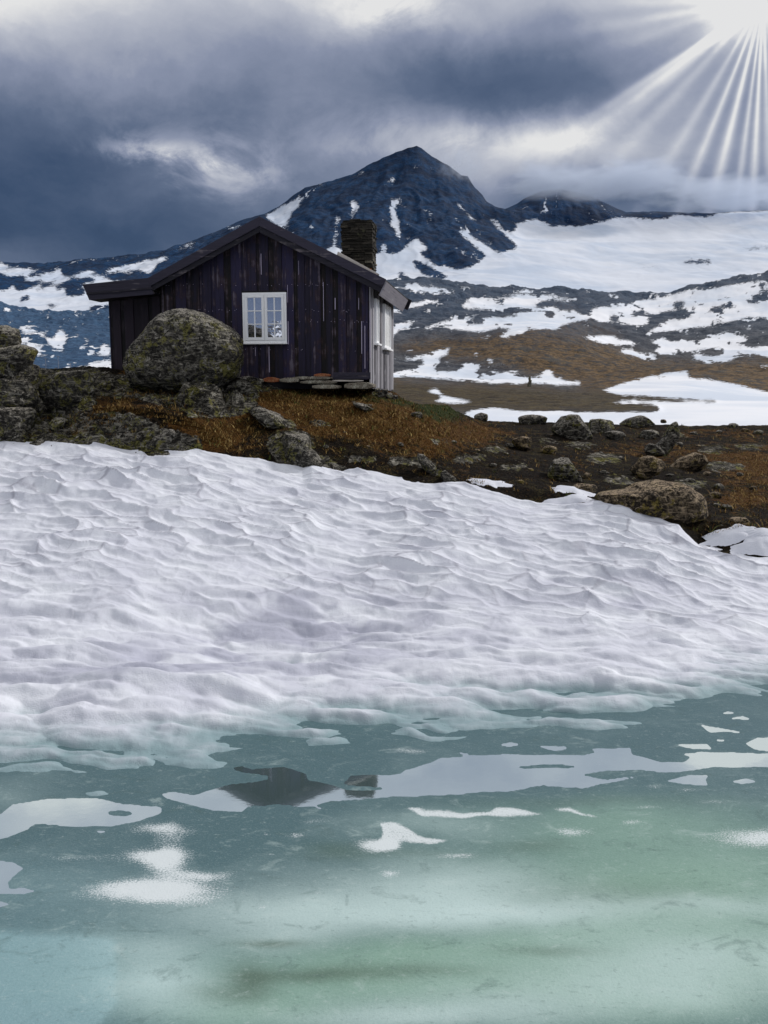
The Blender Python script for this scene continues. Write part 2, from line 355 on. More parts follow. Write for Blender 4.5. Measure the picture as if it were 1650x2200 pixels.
def f_ground(T):
    co = T.n('NewGeometry').outputs['Position']
    a = T.noise(co, .9, 6, .62, .5); b = T.noise(co, 5, 6, .7, .4); c = T.noise(co, 26, 5, .75); d = T.noise(co, 90, 3, .7)
    soil = T.mix(T.step(c, .44, .6), (.003, .0025, .002), (.03, .018, .009))
    moss = T.mix(T.step(c, .42, .58), (.02, .009, .002), (.155, .07, .015))
    moss = T.mix(T.m('MULTIPLY', T.step(d, .52, .62), .8), moss, (.28, .13, .03))
    om = T.m('ADD', T.m('MULTIPLY_ADD', T.attr('orange'), 1.3, -.03), T.m('MULTIPLY', T.m('SUBTRACT', T.m('ADD', b, a), 1.0), 1.7))
    ol = T.mix(T.step(c, .42, .6), (.012, .01, .003), (.11, .085, .03))
    soil = T.mix(T.m('MULTIPLY', T.step(T.noise(co, 2.1, 5, .65, .4), .5, .62), .65), soil, ol)
    moss = T.mix(T.step(T.noise(co, 1.5, 4, .6), .5, .68), moss, T.mix(T.step(c, .42, .6), (.05, .022, .005), (.3, .16, .045)))
    col = T.mix(T.step(om, .32, .68), soil, moss)
    gr = T.mix(T.step(c, .4, .62), (.014, .02, .005), (.075, .095, .018))
    col = T.mix(T.step(T.m('ADD', T.attr('green'), T.m('MULTIPLY', T.m('SUBTRACT', b, .5), 1.0)), .4, .7), col, gr)
    rk, rh = rock_look(T, co, .2)
    rf = T.step(T.m('ADD', T.m('ADD', T.attr('rock'), .1), T.m('MULTIPLY', T.m('SUBTRACT', T.m('ADD', T.m('MULTIPLY', b, .6), T.m('MULTIPLY', a, .4)), .5), 2.6)), .46, .58)
    col = T.mix(rf, col, rk)
    # scattered pale pebbles and crumbs
    vo = T.n('TexVoronoi', {'Vector': co, 'Scale': 9.0, 'Randomness': 1.0})
    peb = T.m('MULTIPLY', T.step(vo.outputs['Distance'], .17, .1), T.step(T.noise(co, 3.0, 3), .52, .6))
    col = T.mix(T.m('MULTIPLY', peb, .7), col, (.2, .18, .15))
    h = T.n('Mix', {0: rf, 2: T.m('ADD', T.m('MULTIPLY', b, 1.2), T.m('ADD', c, T.m('MULTIPLY', d, .4))), 3: rh}).outputs[0]
    return pbr(T, col, .95, h, .16, 1.0, spec=.1)
M['ground'] = material('moorland_ground', f_ground)
def f_snow(T):
    co = T.n('NewGeometry').outputs['Position']
    a = T.noise(co, 1.3, 4, .6); b = T.noise(co, 22, 5, .65); sp = T.noise(co, 55, 2, .5)
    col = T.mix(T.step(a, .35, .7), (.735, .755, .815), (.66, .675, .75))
    col = T.mix(T.m('MULTIPLY', T.attr('grey'), .95), col, (.42, .43, .52))  # shade of the hollows put into the snow colour
    dl = T.m('MULTIPLY', T.attr('dirt_shade'), T.step(T.m('ADD', T.m('MULTIPLY', a, .6), T.m('MULTIPLY', T.noise(co, 4, 4, .7), .6)), .40, .62))
    col = T.mix(T.m('MULTIPLY', dl, .68), col, (.27, .27, .33))
    col = T.mix(T.m('MULTIPLY', T.step(sp, .70, .75), .4), col, (.25, .23, .22))
    col = T.mix(T.attr('wet'), col, (.2, .3, .325))
    bh = T.m('ADD', T.m('MULTIPLY', b, 1.0), T.noise(co, 70, 3, .6))
    return pbr(T, col, .65, bh, .012, .55, spec=.25, **{'Subsurface Weight': .0})
M['snow'] = material('old_suncupped_snow', f_snow)
def f_lake(T):
    co = T.n('NewGeometry').outputs['Position']
    a = T.noise(co, 1.1, 5, .6, .6); b = T.noise(co, 6, 5, .7); g = T.noise(co, 60, 3, .75); sp = T.noise(co, 130, 2, .6)
    base = T.mix(T.attr('green'), (.066, .126, .143), (.215, .345, .28))
    lt = T.m('ADD', T.attr('light'), T.m('MULTIPLY', T.m('SUBTRACT', a, .5), .35))
    base = T.mix(T.m('MAXIMUM', lt, 0.0, clamp=True), base, (.5, .63, .615))
    base = T.mix(T.m('MULTIPLY', T.attr('cyan'), .4), base, (.4, .62, .67))
    base = T.mix(T.m('MULTIPLY', T.attr('murk'), .8), base, (.075, .12, .085))
    vx = T.n('VectorMath', {0: co, 1: (1, 1.6, 1)}, operation='MULTIPLY').outputs[0]
    q1 = T.noise(vx, 3.2, 6, .68, .8); q2 = T.noise(vx, 15, 5, .75, .3)
    base = T.mix(T.m('MULTIPLY', T.step(q1, .45, .3), .35), base, (.05, .095, .09)); base = T.mix(T.m('MULTIPLY', T.step(q1, .55, .75), .35), base, (.5, .6, .58))
    base = T.mix(T.m('MULTIPLY', T.step(q2, .56, .72), .3), base, (.5, .58, .57)); base = T.mix(T.m('MULTIPLY', T.step(q2, .44, .3), .3), base, (.04, .07, .065))
    gr = T.m('MULTIPLY', T.m('SUBTRACT', g, .5), .6)
    base = T.mix(T.m('ABSOLUTE', gr), base, T.mix(T.step(g, .49, .51), (.08, .13, .13), (.5, .6, .58)))
    speck = T.m('MULTIPLY', T.step(sp, .735, .76), T.step(b, .45, .6))
    base = T.mix(speck, base, (.05, .06, .05))
    du = T.m('ADD', T.attr('dust'), T.m('MULTIPLY', T.m('SUBTRACT', T.m('ADD', T.noise(co, 75, 3, .8), T.m('MULTIPLY', b, .3)), .65), 2.2))
    duf = T.m('MULTIPLY', T.m('MULTIPLY', T.step(du, .34, .95), .88), T.step(T.attr('dust'), .04, .3))
    ice = pbr(T, T.mix(duf, base, (.68, .725, .74)), T.m('MULTIPLY_ADD', duf, .3, .42), T.m('ADD', b, T.m('MULTIPLY', g, .6)), .008, .6, spec=.5, IOR=1.31)
    pud = T.step(T.m('ADD', T.attr('puddle'), T.m('MULTIPLY', T.m('SUBTRACT', T.noise(co, 24, 4, .7), .5), .4)), .47, .53)
    wd = T.n('BsdfDiffuse', {'Color': T.mix(speck, (.15, .225, .235), (.04, .05, .05))})
    wg = T.n('BsdfGlossy', {'Color': (.93, 1.0, 1.0), 'Roughness': .035, 'Normal': T.n('Bump', {'Height': T.noise(co, 9, 3, .5), 'Distance': .003, 'Strength': .07}).outputs[0]})
    w = T.n('MixShader', {0: .72}); T.t.links.new(wd.outputs[0], w.inputs[1]); T.t.links.new(wg.outputs[0], w.inputs[2])
    mx = T.n('MixShader', {0: pud}); T.t.links.new(ice, mx.inputs[1]); T.t.links.new(w.outputs[0], mx.inputs[2]); return mx.outputs[0]
M['lake'] = material('melting_lake_ice', f_lake)
def f_grass(a, b, c):
    def fn(T):
        t = T.attr('tone'); col = T.ramp(t, [(0, a), (.55, b), (1, c)])
        return pbr(T, col, .8, spec=.15)
    return fn
M['dry_grass'] = material('dry_orange_grass', f_grass((.035, .018, .004), (.19, .105, .026), (.46, .32, .12)))
M['heath'] = material('dark_heath_twigs', f_grass((.006, .004, .003), (.05, .022, .008), (.2, .1, .035)))
M['green_grass'] = material('green_grass', f_grass((.02, .03, .006), (.07, .095, .018), (.16, .17, .045)))
# ---------------------------------------------------------------- far land: mountain, glacier, hills
A_, B_, C_, D_, E_, F_, Z_ = ((560, 300), 5.5), ((820, 300), 5.5), ((0, 540), 5.156), ((840, 580), 4.024), ((1240, 560), 4.024), ((200, 450), 4.125), ((850, 560), 2.0625)
def draw(mk, z, polys, val=1.0):
    for p in polys: mk.poly(p, val, z[0], z[1])
def dots(mk, z, lst, val=1.0):
    for x, y, r in lst: mk.dot(x, y, r * 1.25, r * .8, val, z[0], z[1])
def mountain_mask():
    k = Mask()
    b = lambda x, y: (x / 5.5 + 820, y / 5.5 + 300)
    k.poly([(560, 700), (560, 600), (700, 535), b(0, 1350)] + [b(*q) for q in ((190,1340),(280,1270),(380,1180),(440,1165),(480,1230),(570,1280),(430,1330),(490,1370),(550,1400),(600,1480),(780,1500),(860,1530),(960,1530),(1080,1490),(1160,1440),(1240,1380),(1290,1360),(1400,1340),(1500,1310),(1560,1300),(1610,1260),(1440,1110),(1220,900),(1280,940),(1330,930),(1420,1040),(1520,1100),(1610,1050),(1570,1000),(1650,980))] + [(1150,471),(1185,485),(1260,484),(1330,466),(1430,472),(1445,462),(1530,466),(1540,457),(1660,452),(1660,700)])
    draw(k, B_, [[(360,1430),(430,1430),(640,1540),(800,1615),(700,1650),(640,1650),(540,1610),(470,1570),(400,1510)], [(195,1640),(210,1550),(250,1570),(350,1660)], [(300,1270),(325,1275),(320,1310),(300,1305)]], 0)
    draw(k, B_, [[(105,725),(220,685),(150,800),(185,900),(210,1000),(230,1140),(210,1190),(150,1060),(80,970),(120,940),(100,840)], [(25,560),(80,470),(150,450),(165,490),(130,525),(90,490)], [(850,720),(950,770),(1000,860),(1080,930),(1110,980),(1060,960),(980,860)],
        [(855,900),(900,940),(945,1030),(950,1060),(1040,1100),(1110,1180),(1230,1230),(1310,1290),(1390,1340),(1240,1380),(1080,1250),(930,1110),(930,1000),(870,960)], [(900,1290),(950,1290),(1035,1390),(980,1370)], [(1040,1300),(1100,1340),(1170,1410),(1140,1420)],
        [(500,820),(560,830),(620,930),(655,960),(590,930),(560,870)], [(520,1030),(600,1070),(540,1055)], [(670,1085),(800,1140),(700,1105)], [(650,1200),(730,1250),(660,1225)], [(650,1540),(740,1560),(800,1610),(700,1575)], [(1000,1440),(1080,1470),(1010,1470)], [(0,1250),(60,1210),(45,1330),(0,1340)]])
    dots(k, B_, [(370,345,22),(430,300,24),(580,345,24),(350,445,18),(560,475,18),(555,255,18),(545,965,24),(630,1045,18),(750,1030,20),(855,850,20),(960,680,16),(1000,735,16),(1160,1115,24),(1560,860,22),(690,865,18),(1190,1050,18),(1290,1215,22),(215,1240,20),(165,1280,12)])
    draw(k, A_, [[(40,905),(300,760),(430,700),(500,660),(540,680),(430,770),(490,780),(380,850),(350,940),(300,1000),(240,1010),(360,1030),(340,1060),(150,990)], [(530,670),(570,580),(560,660)], [(640,545),(860,488),(720,556)], [(1050,440),(1200,370),(1270,380),(1100,435)],
        [(1050,760),(1080,690),(1110,740),(1145,710),(1150,820),(1110,870),(1090,940),(1045,930),(1090,830)], [(890,900),(940,910),(930,970),(890,1060),(910,1110),(960,1110),(900,1130),(890,1260),(850,1260),(870,1120),(885,1000)], [(1245,765),(1330,770),(1310,795)],
        [(780,1270),(970,1280),(980,1380),(900,1360)], [(1305,950),(1345,1050),(1320,1300),(1300,1300)]])
    k.poly([(1462, 566), (1475, 561), (1490, 557), (1520, 557), (1536, 560), (1524, 566), (1500, 568)], 0).poly([(1485, 570), (1497, 556), (1501, 556), (1490, 570)], 1).poly([(1506, 570), (1515, 556), (1519, 556), (1511, 570)], 1).poly([(1360, 577), (1400, 571), (1440, 567), (1430, 571), (1400, 576)], .3).poly([(1580, 535), (1620, 530), (1660, 530), (1660, 534), (1600, 538)], .3)
    draw(k, A_, [[(210,890),(350,830),(340,850),(230,900)]], 0)
    dots(k, A_, [(600,620,16),(915,760,20),(945,690,14),(1430,835,18),(1445,945,22),(1255,880,14),(680,720,10)])
    draw(k, C_, [[(0,120),(150,175),(330,195),(470,205),(500,240),(620,185),(700,195),(690,240),(800,250),(950,215),(1200,205),(1300,178),(1650,90),(1650,520),(1000,660),(800,710),(430,700),(260,715),(0,660)]])
    draw(k, C_, [[(0,230),(60,270),(180,270),(300,260),(270,330),(380,330),(490,310),(480,340),(300,420),(190,440),(160,430),(180,370),(20,440),(0,440)], [(320,240),(440,220),(480,240),(460,275),(330,280)], [(420,170),(620,180),(590,230),(480,230)], [(690,190),(930,215),(790,270),(690,275)],
        [(400,430),(500,350),(620,335),(600,370),(480,410),(380,455)], [(590,400),(700,350),(800,290),(1050,290),(1060,340),(900,360),(960,470),(780,500),(720,490),(740,430),(700,400),(630,430)], [(950,250),(1150,215),(1200,250),(1100,270)],
        [(1130,280),(1250,235),(1650,185),(1650,320),(1250,320)], [(210,540),(250,500),(350,485),(350,515),(230,565)], [(450,460),(520,430),(520,450)], [(465,490),(550,475),(490,510)], [(520,530),(600,510),(560,540)], [(640,570),(740,535),(700,565)], [(480,610),(560,580),(700,610),(560,620)],
        [(800,570),(900,550),(860,575)], [(940,595),(1040,565),(970,600)], [(170,650),(280,635),(400,665),(740,660),(700,690),(400,685),(280,670)], [(780,660),(960,655),(830,675)], [(990,620),(1130,590),(1220,600),(1220,720),(900,700),(1010,660)], [(30,200),(90,180),(170,190),(60,215)], [(560,290),(690,300),(600,320)]], 0)
    draw(k, C_, [[(1320,250),(1470,232),(1450,262)], [(1500,228),(1650,200),(1650,240)]])
    draw(k, F_, [[(210,540),(420,480),(620,415),(720,440),(640,450),(570,480),(520,560),(380,560),(480,510),(300,520)], [(640,400),(760,345),(900,275),(920,290),(790,350)], [(1000,240),(1100,200),(1050,225)], [(1160,180),(1330,120),(1270,170),(1210,180)], [(800,345),(930,335),(900,350)]])
    return k.blur(2, 2)
def hills_masks():
    k = Mask()
    # left slope below the snowfield
    draw(k, C_, [[(320,735),(430,880),(520,920),(530,960),(600,970),(620,870),(700,870),(740,960),(740,1010),(680,1040),(740,1110),(800,1130),(700,1110),(560,1050),(510,1010),(500,970),(430,930),(420,880)], [(860,855),(915,885),(880,910)], [(930,960),(970,950),(1000,1040),(900,1040),(970,1020)], [(1040,910),(1120,905),(1080,940)],
        [(1110,1040),(1180,1020),(1225,1060),(1225,1160),(910,1165),(1090,1130)], [(390,1100),(580,1150),(400,1170)], [(250,930),(345,970),(320,985)], [(110,830),(215,885),(180,875)], [(650,1341),(850,1280),(1235,1195),(1235,1345)], [(700,1280),(785,1290),(700,1297)], [(860,1120),(940,1135),(880,1145)]])
    draw(k, C_, [[(590,990),(630,1000),(600,1015)], [(460,920),(510,940),(490,960)]], 0)
    draw(k, D_, [[(30,145),(220,110),(250,140),(400,150),(580,180),(570,195),(430,220),(260,205),(140,170)], [(0,320),(100,290),(300,270),(290,300),(200,330)], [(800,160),(1040,190),(1040,215),(930,195)], [(1060,180),(1270,205),(1090,215)],
        [(630,250),(1000,235),(1350,210),(1490,220),(1280,280),(1250,300),(900,340),(680,345),(600,300),(650,270),(900,290),(1050,270),(700,265)], [(1340,270),(1490,235),(1630,240),(1500,270)],
        [(150,540),(390,460),(550,420),(780,375),(790,400),(900,410),(1150,390),(1240,350),(1150,340),(900,335),(1170,310),(1300,325),(1440,310),(1430,350),(1570,340),(1650,390),(1650,440),(1460,480),(1500,510),(1340,510),(1200,530),(1000,580),(900,585),(1060,500),(900,510),(780,540),(640,525),(420,490),(250,520)],
        [(670,590),(870,565),(870,587)], [(0,480),(200,440),(220,450),(60,530),(0,600)], [(80,715),(250,690),(150,716)],
        [(0,770),(110,765),(300,735),(440,680),(530,665),(480,720),(570,715),(400,760),(440,800),(370,840),(380,870),(560,870),(640,830),(790,810),(770,850),(710,870),(830,900),(850,870),(940,880),(1090,890),(1120,880),(1090,910),(1200,930),(1310,900),(1320,870),(1410,865),(1420,890),(1370,910),(1500,950),(1650,960),(1650,1000),(1300,985),(900,980),(600,955),(300,930),(0,925),(0,890),(200,850),(300,810),(280,780),(150,785)],
        [(270,1040),(480,1015),(400,1040),(450,1080),(560,1110),(740,1130),(640,1155),(480,1155),(340,1130),(450,1110),(400,1075)]])
    draw(k, D_, [[(640,455),(760,390),(810,410),(810,460),(700,465)], [(680,330),(740,320),(760,335)], [(250,870),(270,875),(260,890),(230,885)], [(470,850),(500,852),(480,865)]], 0)
    dots(k, D_, [(1020,608,14),(860,790,26),(730,732,22),(635,192,14)])
    draw(k, E_, [[(500,345),(680,330),(860,280),(1060,225),(1080,250),(1400,200),(1650,150),(1680,500),(1480,490),(1280,540),(1250,550),(900,600),(570,630),(700,560),(640,550),(520,560),(160,530),(150,505),(0,510),(0,470),(60,460),(150,410),(270,400),(560,360)]])
    draw(k, E_, [[(820,370),(880,350),(975,365),(850,410)], [(600,495),(700,450),(950,415),(1090,410),(1040,460),(880,520),(850,490),(720,545),(640,560)], [(1110,440),(1160,400),(1320,370),(1390,400),(1250,430)], [(450,480),(540,435),(650,450),(500,490)], [(1450,350),(1540,300),(1650,260),(1680,350),(1500,370)], [(1060,460),(1110,445),(1130,480)],
        [(1290,478),(1330,466),(1370,476)], [(1160,500),(1280,515),(1240,535)], [(260,490),(340,470),(380,510),(310,530)], [(1500,205),(1650,165),(1650,185)], [(1405,320),(1440,315),(1440,335)]], 0)
    draw(k, E_, [[(170,280),(260,275),(390,315),(300,320)], [(0,360),(240,365),(100,385)], [(0,645),(360,645),(340,680),(440,680),(540,735),(240,725),(100,680)],
        [(600,690),(780,650),(700,680),(850,700),(1050,690),(1180,640),(1340,590),(1310,620),(1500,660),(1460,690),(1250,720),(1440,710),(1400,760),(1680,740),(1680,840),(1520,810),(1340,790),(1380,850),(1250,880),(1100,890),(1090,860),(1000,855),(1010,800),(1200,830),(1300,770),(1200,750),(1000,780),(950,800),(720,800),(650,770),(740,740)],
        [(340,780),(430,750),(520,795),(640,800),(740,850),(610,860),(500,830)], [(1550,910),(1680,905),(1680,950)], [(190,1120),(300,1090),(540,1015),(810,965),(980,950),(940,1010),(1120,1020),(1350,1060),(1680,1140),(1680,1230),(900,1230),(500,1190),(350,1155)], [(130,590),(170,580),(200,595),(150,603)]])
    k.poly([(1000, 884), (1090, 868), (1100, 850), (1280, 848), (1340, 848), (1660, 845), (1660, 1000), (1000, 1000)])
    draw(k, Z_, [[(250,668),(340,640),(420,600),(540,580),(870,575),(1000,595),(1170,605),(1440,620),(1430,628),(1180,624),(1010,616),(930,630),(1150,640),(1175,660),(1170,668),(900,670),(550,665),(430,650),(330,660)]], 0)
    # brown heath
    h = Mask()
    h.poly([(840, 742), (930, 728), (1000, 726), (1060, 716), (1130, 706), (1200, 702), (1260, 716), (1340, 752), (1400, 770), (1500, 782), (1560, 775), (1660, 772), (1660, 870), (1300, 842), (1280, 840), (1180, 810), (1100, 790), (1000, 770), (900, 760)])
    h.poly([(840, 812), (1000, 825), (1140, 826), (1300, 845), (1560, 856), (1560, 868), (1430, 890), (1000, 890), (840, 880)])
    h.poly([(1040, 690), (1230, 650), (1260, 680), (1350, 720), (1300, 745)], .45)
    h.blur(5, 2)
    # headlands that stand up out of the lake
    b = Mask(); draw(b, Z_, [[(250,668),(340,640),(420,600),(540,580),(870,575),(1000,595),(1170,605),(1440,620),(1430,628),(1180,624),(1010,616),(930,630),(1150,640),(1175,660),(1170,668),(900,670),(550,665),(430,650),(330,660)]]); b.blur(3, 2)
    return k.blur(2, 2), h, b
def interp_rows(Yg, ctrlY, ctrlZ):
    """piecewise-linear height along each column; ctrlY, ctrlZ (k, cols), Yg (rows, cols)"""
    Z = np.empty_like(Yg)
    for c in range(Yg.shape[1]): Z[:, c] = np.interp(Yg[:, c], ctrlY[:, c], ctrlZ[:, c])
    return Z
RIDGE = [(-400, 540), (0, 562), (60, 571), (100, 578), (180, 580), (240, 572), (268, 565), (280, 561), (292, 565), (330, 548), (400, 524), (470, 497), (520, 474), (570, 460), (600, 444), (640, 414), (655, 404), (700, 393), (755, 377), (800, 351), (850, 328), (880, 318), (895, 314), (908, 322), (925, 335), (945, 348), (965, 358), (990, 378), (1005, 380), (1014, 395), (1020, 405), (1036, 420), (1045, 435), (1070, 448), (1085, 450), (1110, 440), (1130, 426), (1165, 411), (1205, 408), (1262, 420), (1320, 446), (1345, 457), (1430, 456), (1530, 459), (1650, 452), (2100, 440)]
def smooth_row(a, k):
    for _ in range(2): a = np.convolve(np.pad(a, k, mode='edge'), np.ones(2 * k + 1) / (2 * k + 1), 'valid')
    return a
def build_mountain():
    s = np.linspace(-.62, .62, 760)
    rows = np.concatenate([np.linspace(1050, 1500, 60)[:-1], np.linspace(1500, 3000, 330), np.linspace(3020, 3500, 14)])
    S, Yg = np.meshgrid(s, rows)
    cv = [(1050, [(-400, 720), (2100, 720)]), (1500, [(-400, 650), (0, 648), (236, 650), (500, 640), (843, 625), (1000, 622), (1340, 650), (1650, 640), (2100, 630)]),
          (2000, [(-400, 615), (0, 622), (300, 610), (560, 590), (840, 590), (1000, 585), (1100, 560), (1340, 590), (1650, 580), (2100, 560)]),
          (2500, [(-400, 580), (0, 594), (300, 575), (560, 520), (700, 478), (895, 470), (1000, 485), (1080, 520), (1200, 520), (1340, 520), (1650, 515), (2100, 500)]),
          (2800, [(-400, 555), (0, 576), (300, 560), (560, 484), (700, 430), (895, 385), (1000, 425), (1080, 480), (1200, 485), (1340, 468), (1650, 460), (2100, 450)]), (3000, RIDGE)]
    cy = np.array([np.full(len(s), y, float) for y, _ in cv] + [np.full(len(s), 3500.)])
    cz = np.array([CAM_H + y * curve(c)(s) for y, c in cv] + [CAM_H + 3500 * (curve(RIDGE)(s) - .05)])
    for k_ in range(len(cz) - 2): cz[k_] = smooth_row(cz[k_], 28)
    Z = interp_rows(Yg, cy, cz); X = S * Yg
    mk = mountain_mask(); px, py = proj(X, Yg, Z)
    wx = fbm(X / 40, Yg / 60, 0, 4, 11) * 5; wy = fbm(X / 40, Yg / 60, 5, 4, 15) * 5
    sn = mk.at(px + wx, py + wy); pass
    gl = mk.a.copy(); km = Mask(); km.a = gl; km.blur(8, 2); smooth = km.at(px, py)
    rel = fbm(X / 190, Yg / 260, 0, 6, 3, .55, True) - .25
    gul = fbm(X / 60 + fbm(X / 200, Yg / 200, 0, 3, 9), Yg / 420, 0, 4, 21, .5, True) - .3
    near = sstep(Yg, 1150, 1700) * (1 - .8 * sstep(Yg, 2750, 3000))
    Z = Z + near * (1 - .93 * smooth) * (rel * 20 + gul * 17) + fbm(X / 22, Yg / 22, 0, 3, 8) * 3 * (1 - smooth)
    Z = Z + smooth * fbm(X / 260, Yg / 330, 0, 4, 17) * 16
    px, py = proj(X, Yg, Z)
    sn2 = mk.at(px + wx, py + wy); sn = np.where(py > 700, sn, sn2)
    gx_ = X + fbm(X / 90, Yg / 160, 0, 3, 35) * 60 + (Yg - 2500) * np.interp(px, [560, 895, 1080], [.10, -.02, -.22])
    sn = np.clip(sn + sstep(fbm(X / 26, Yg / 60, 0, 4, 33), .28, .42) * .5 * sstep(py, 340, 480) + sstep(fbm(gx_ / 11, Yg / 280, 0, 4, 37), .2, .34) * .65 * sstep(fbm(X / 120, Yg / 200, 0, 2, 39), -.1, .25) * sstep(py, 330, 420), 0, 1)
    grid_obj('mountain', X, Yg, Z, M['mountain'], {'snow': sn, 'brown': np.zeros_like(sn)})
build_mountain()
HILLRIDGE = [(-400, 660), (0, 654), (40, 664), (90, 676), (150, 672), (236, 668), (400, 640), (700, 605), (843, 602), (900, 601), (950, 604), (1000, 612), (1060, 616), (1120, 621), (1200, 624), (1250, 626), (1330, 626), (1350, 632), (1375, 637), (1420, 632), (1440, 630), (1500, 612), (1560, 600), (1600, 594), (1650, 588), (2100, 560)]
def hills_ctrl(s):
    cv = [(160, [(-400, 870), (0, 872), (236, 872), (843, 862), (960, 868), (1000, 872), (2100, 873)]),
          (230, [(-400, 850), (0, 840), (236, 830), (843, 838), (930, 842), (1000, 850), (1137, 850), (1300, 860), (1480, 861), (1650, 861), (2100, 861)]),
          (300, [(-400, 815), (0, 800), (100, 797), (160, 795), (236, 780), (843, 816), (930, 818), (1000, 824), (1137, 830), (1250, 838), (1300, 838), (1400, 832), (1480, 828), (1560, 838), (1650, 850), (2100, 850)]),
          (420, [(-400, 785), (0, 778), (100, 788), (236, 776), (843, 808), (1000, 816), (1137, 818), (1250, 815), (1300, 814), (1400, 800), (1480, 794), (1650, 790), (2100, 780)]),
          (600, [(-400, 755), (0, 745), (236, 745), (843, 745), (1000, 742), (1100, 715), (1170, 706), (1250, 730), (1350, 770), (1450, 782), (1560, 772), (1650, 760), (2100, 750)]),
          (780, [(-400, 710), (0, 705), (236, 710), (843, 680), (1000, 690), (1170, 690), (1300, 700), (1400, 712), (1500, 706), (1650, 690), (2100, 680)]), (1000, HILLRIDGE)]
    cy = np.array([np.full(len(s), 50.), np.full(len(s), 120.)] + [np.full(len(s), float(y)) for y, _ in cv] + [np.full(len(s), 1200.)])
    cz = np.array([np.full(len(s), -.25), np.zeros(len(s))] + [np.maximum(CAM_H + y * curve(c)(s), 0.0) for y, c in cv] + [CAM_H + 1200 * (curve(HILLRIDGE)(s) - .06)])
    return cy, cz
def build_hills():
    s = np.linspace(-.66, .66, 820); rows = np.geomspace(50, 1200, 420)
    S, Yg = np.meshgrid(s, rows); cy, cz = hills_ctrl(s)
    for k_ in range(2, len(cz) - 2): cz[k_] = smooth_row(cz[k_], 14)
    Z = interp_rows(Yg, cy, cz); X = S * Yg
    k, h, b = hills_masks(); px, py = proj(X, Yg, Z)
    sc_ = Yg / 600
    land = sstep(Yg, 235, 330)
    sm = Mask(); sm.a = k.a.copy(); sm.blur(4, 2); smo = sm.at(px, py)
    Z = Z + land * (1 - .75 * smo) * sc_ * ((fbm(X / 60, Yg / 60, 0, 5, 41, .55, True) - .3) * 4.5 + fbm(X / 16, Yg / 24, 0, 4, 44) * 3.2)
    bump = b.at(px, py); Z = Z + bump * (1 - land) * (.35 + .9 * (fbm(X / 9, Yg / 16, 0, 4, 47) + .25))
    px, py = proj(X, Yg, Z)
    wx = fbm(X / (14 * sc_ + 1), Yg / (22 * sc_ + 2), 0, 4, 51) * 4; wy = fbm(X / (14 * sc_ + 1), Yg / (22 * sc_ + 2), 3, 4, 55) * 4
    hid = lambda q: np.where((q > 540) & (q < 845), 1690 - q, np.where((q > 238) & (q <= 540), np.abs(476 - q), q))     # ground hidden by the cabin repeats its surroundings
    sn = k.at(hid(px + wx * land), py + wy * land * .8); br = h.at(hid(px + wx * 3), py + wy * 3)
    sn = np.where((px < 500) & (Yg < 225), np.maximum(sn, sstep(fbm(X / 20, Yg / 20, 0, 4, 61), -.3, -.1)), sn)
    sn = np.where((bump < .2) & (Yg < 232) & (px > 1100), 1.0, sn)
    zz = Z + X * .12 + fbm(X / 40, Yg / 40, 0, 3, 62) * 8; st1 = fbm(X / (26 * sc_ + 2), zz / (5 * sc_ + .5), 0, 4, 63); st2 = fbm(X / (15 * sc_ + 1), zz / (4 * sc_ + .5), 3, 4, 67); okz = land * sstep(py, 826, 810)
    brn = np.clip(br, 0, 1); st3 = fbm(X / (11 * sc_ + 1), zz / (2.6 * sc_ + .3), 0, 4, 69); sn = np.clip(sn + sstep(st3, .18, .32) * .62 * (1 - brn) * okz - sstep(st3, -.2, -.34) * .6 * okz, 0, 1)
    sn = np.clip(sn + sstep(st1, .2, .34) * .7 * (1 - brn) * okz - sstep(st2, .22, .36) * .75 * okz, 0, 1)
    grid_obj('hills', X, Yg, Z, M['hills'], {'snow': sn, 'brown': np.clip(br, 0, 1), 'heath': (1 - land) * .85, 'haze_blue': sstep(px, 700, 300) * .85 + sstep(px, 300, 700) * .35 * sstep(py, 760, 640)})
    return s, rows, Z
HS, HR, HZ = build_hills()
def hill_hit(px, py, lo=100):
    s, e = se(px, py); c = int(np.argmin(abs(HS - s)))
    for Yv, z in zip(HR, HZ[:, c]):
        if Yv > lo and z >= CAM_H + e * Yv: return Vector((s * Yv, Yv, z))
    return Vector((s * 300, 300, CAM_H + e * 300))
def back_hills():
    a = np.linspace(R(120), R(420 - 15), 260); r = np.geomspace(35, 1100, 70)
    A, Rr = np.meshgrid(a, r)
    X = np.cos(A) * Rr; Y = np.sin(A) * Rr; keep = Y > Rr * .5
    Z = -.5 + sstep(Rr, 60, 1000) * (55 + 70 * fbm(np.cos(A) * 3, np.sin(A) * 3, 0, 3, 71)) + sstep(Rr, 80, 300) * fbm(X / 90, Y / 90, 0, 5, 72, .55, True) * 14
    Z = np.where(keep, -3.0, Z)
    sn = sstep(fbm(X / 70, Y / 70, 0, 5, 75), -.3, .0); sn = np.where(Rr < 70, 1, sn)
    grid_obj('hills_behind', X, Y, Z, M['hills'], {'snow': sn, 'brown': sstep(fbm(X / 120, Y / 120, 0, 3, 78), 0, .3)})
back_hills()
gp = mesh_obj('terrain', [(-4000, -4000, -4), (4000, -4000, -4), (4000, 4000, -4), (-4000, 4000, -4)], [(0, 1, 2, 3)], M['hills'], None, {'snow': [1] * 4, 'brown': [0] * 4}); gp['kind'] = 'structure'
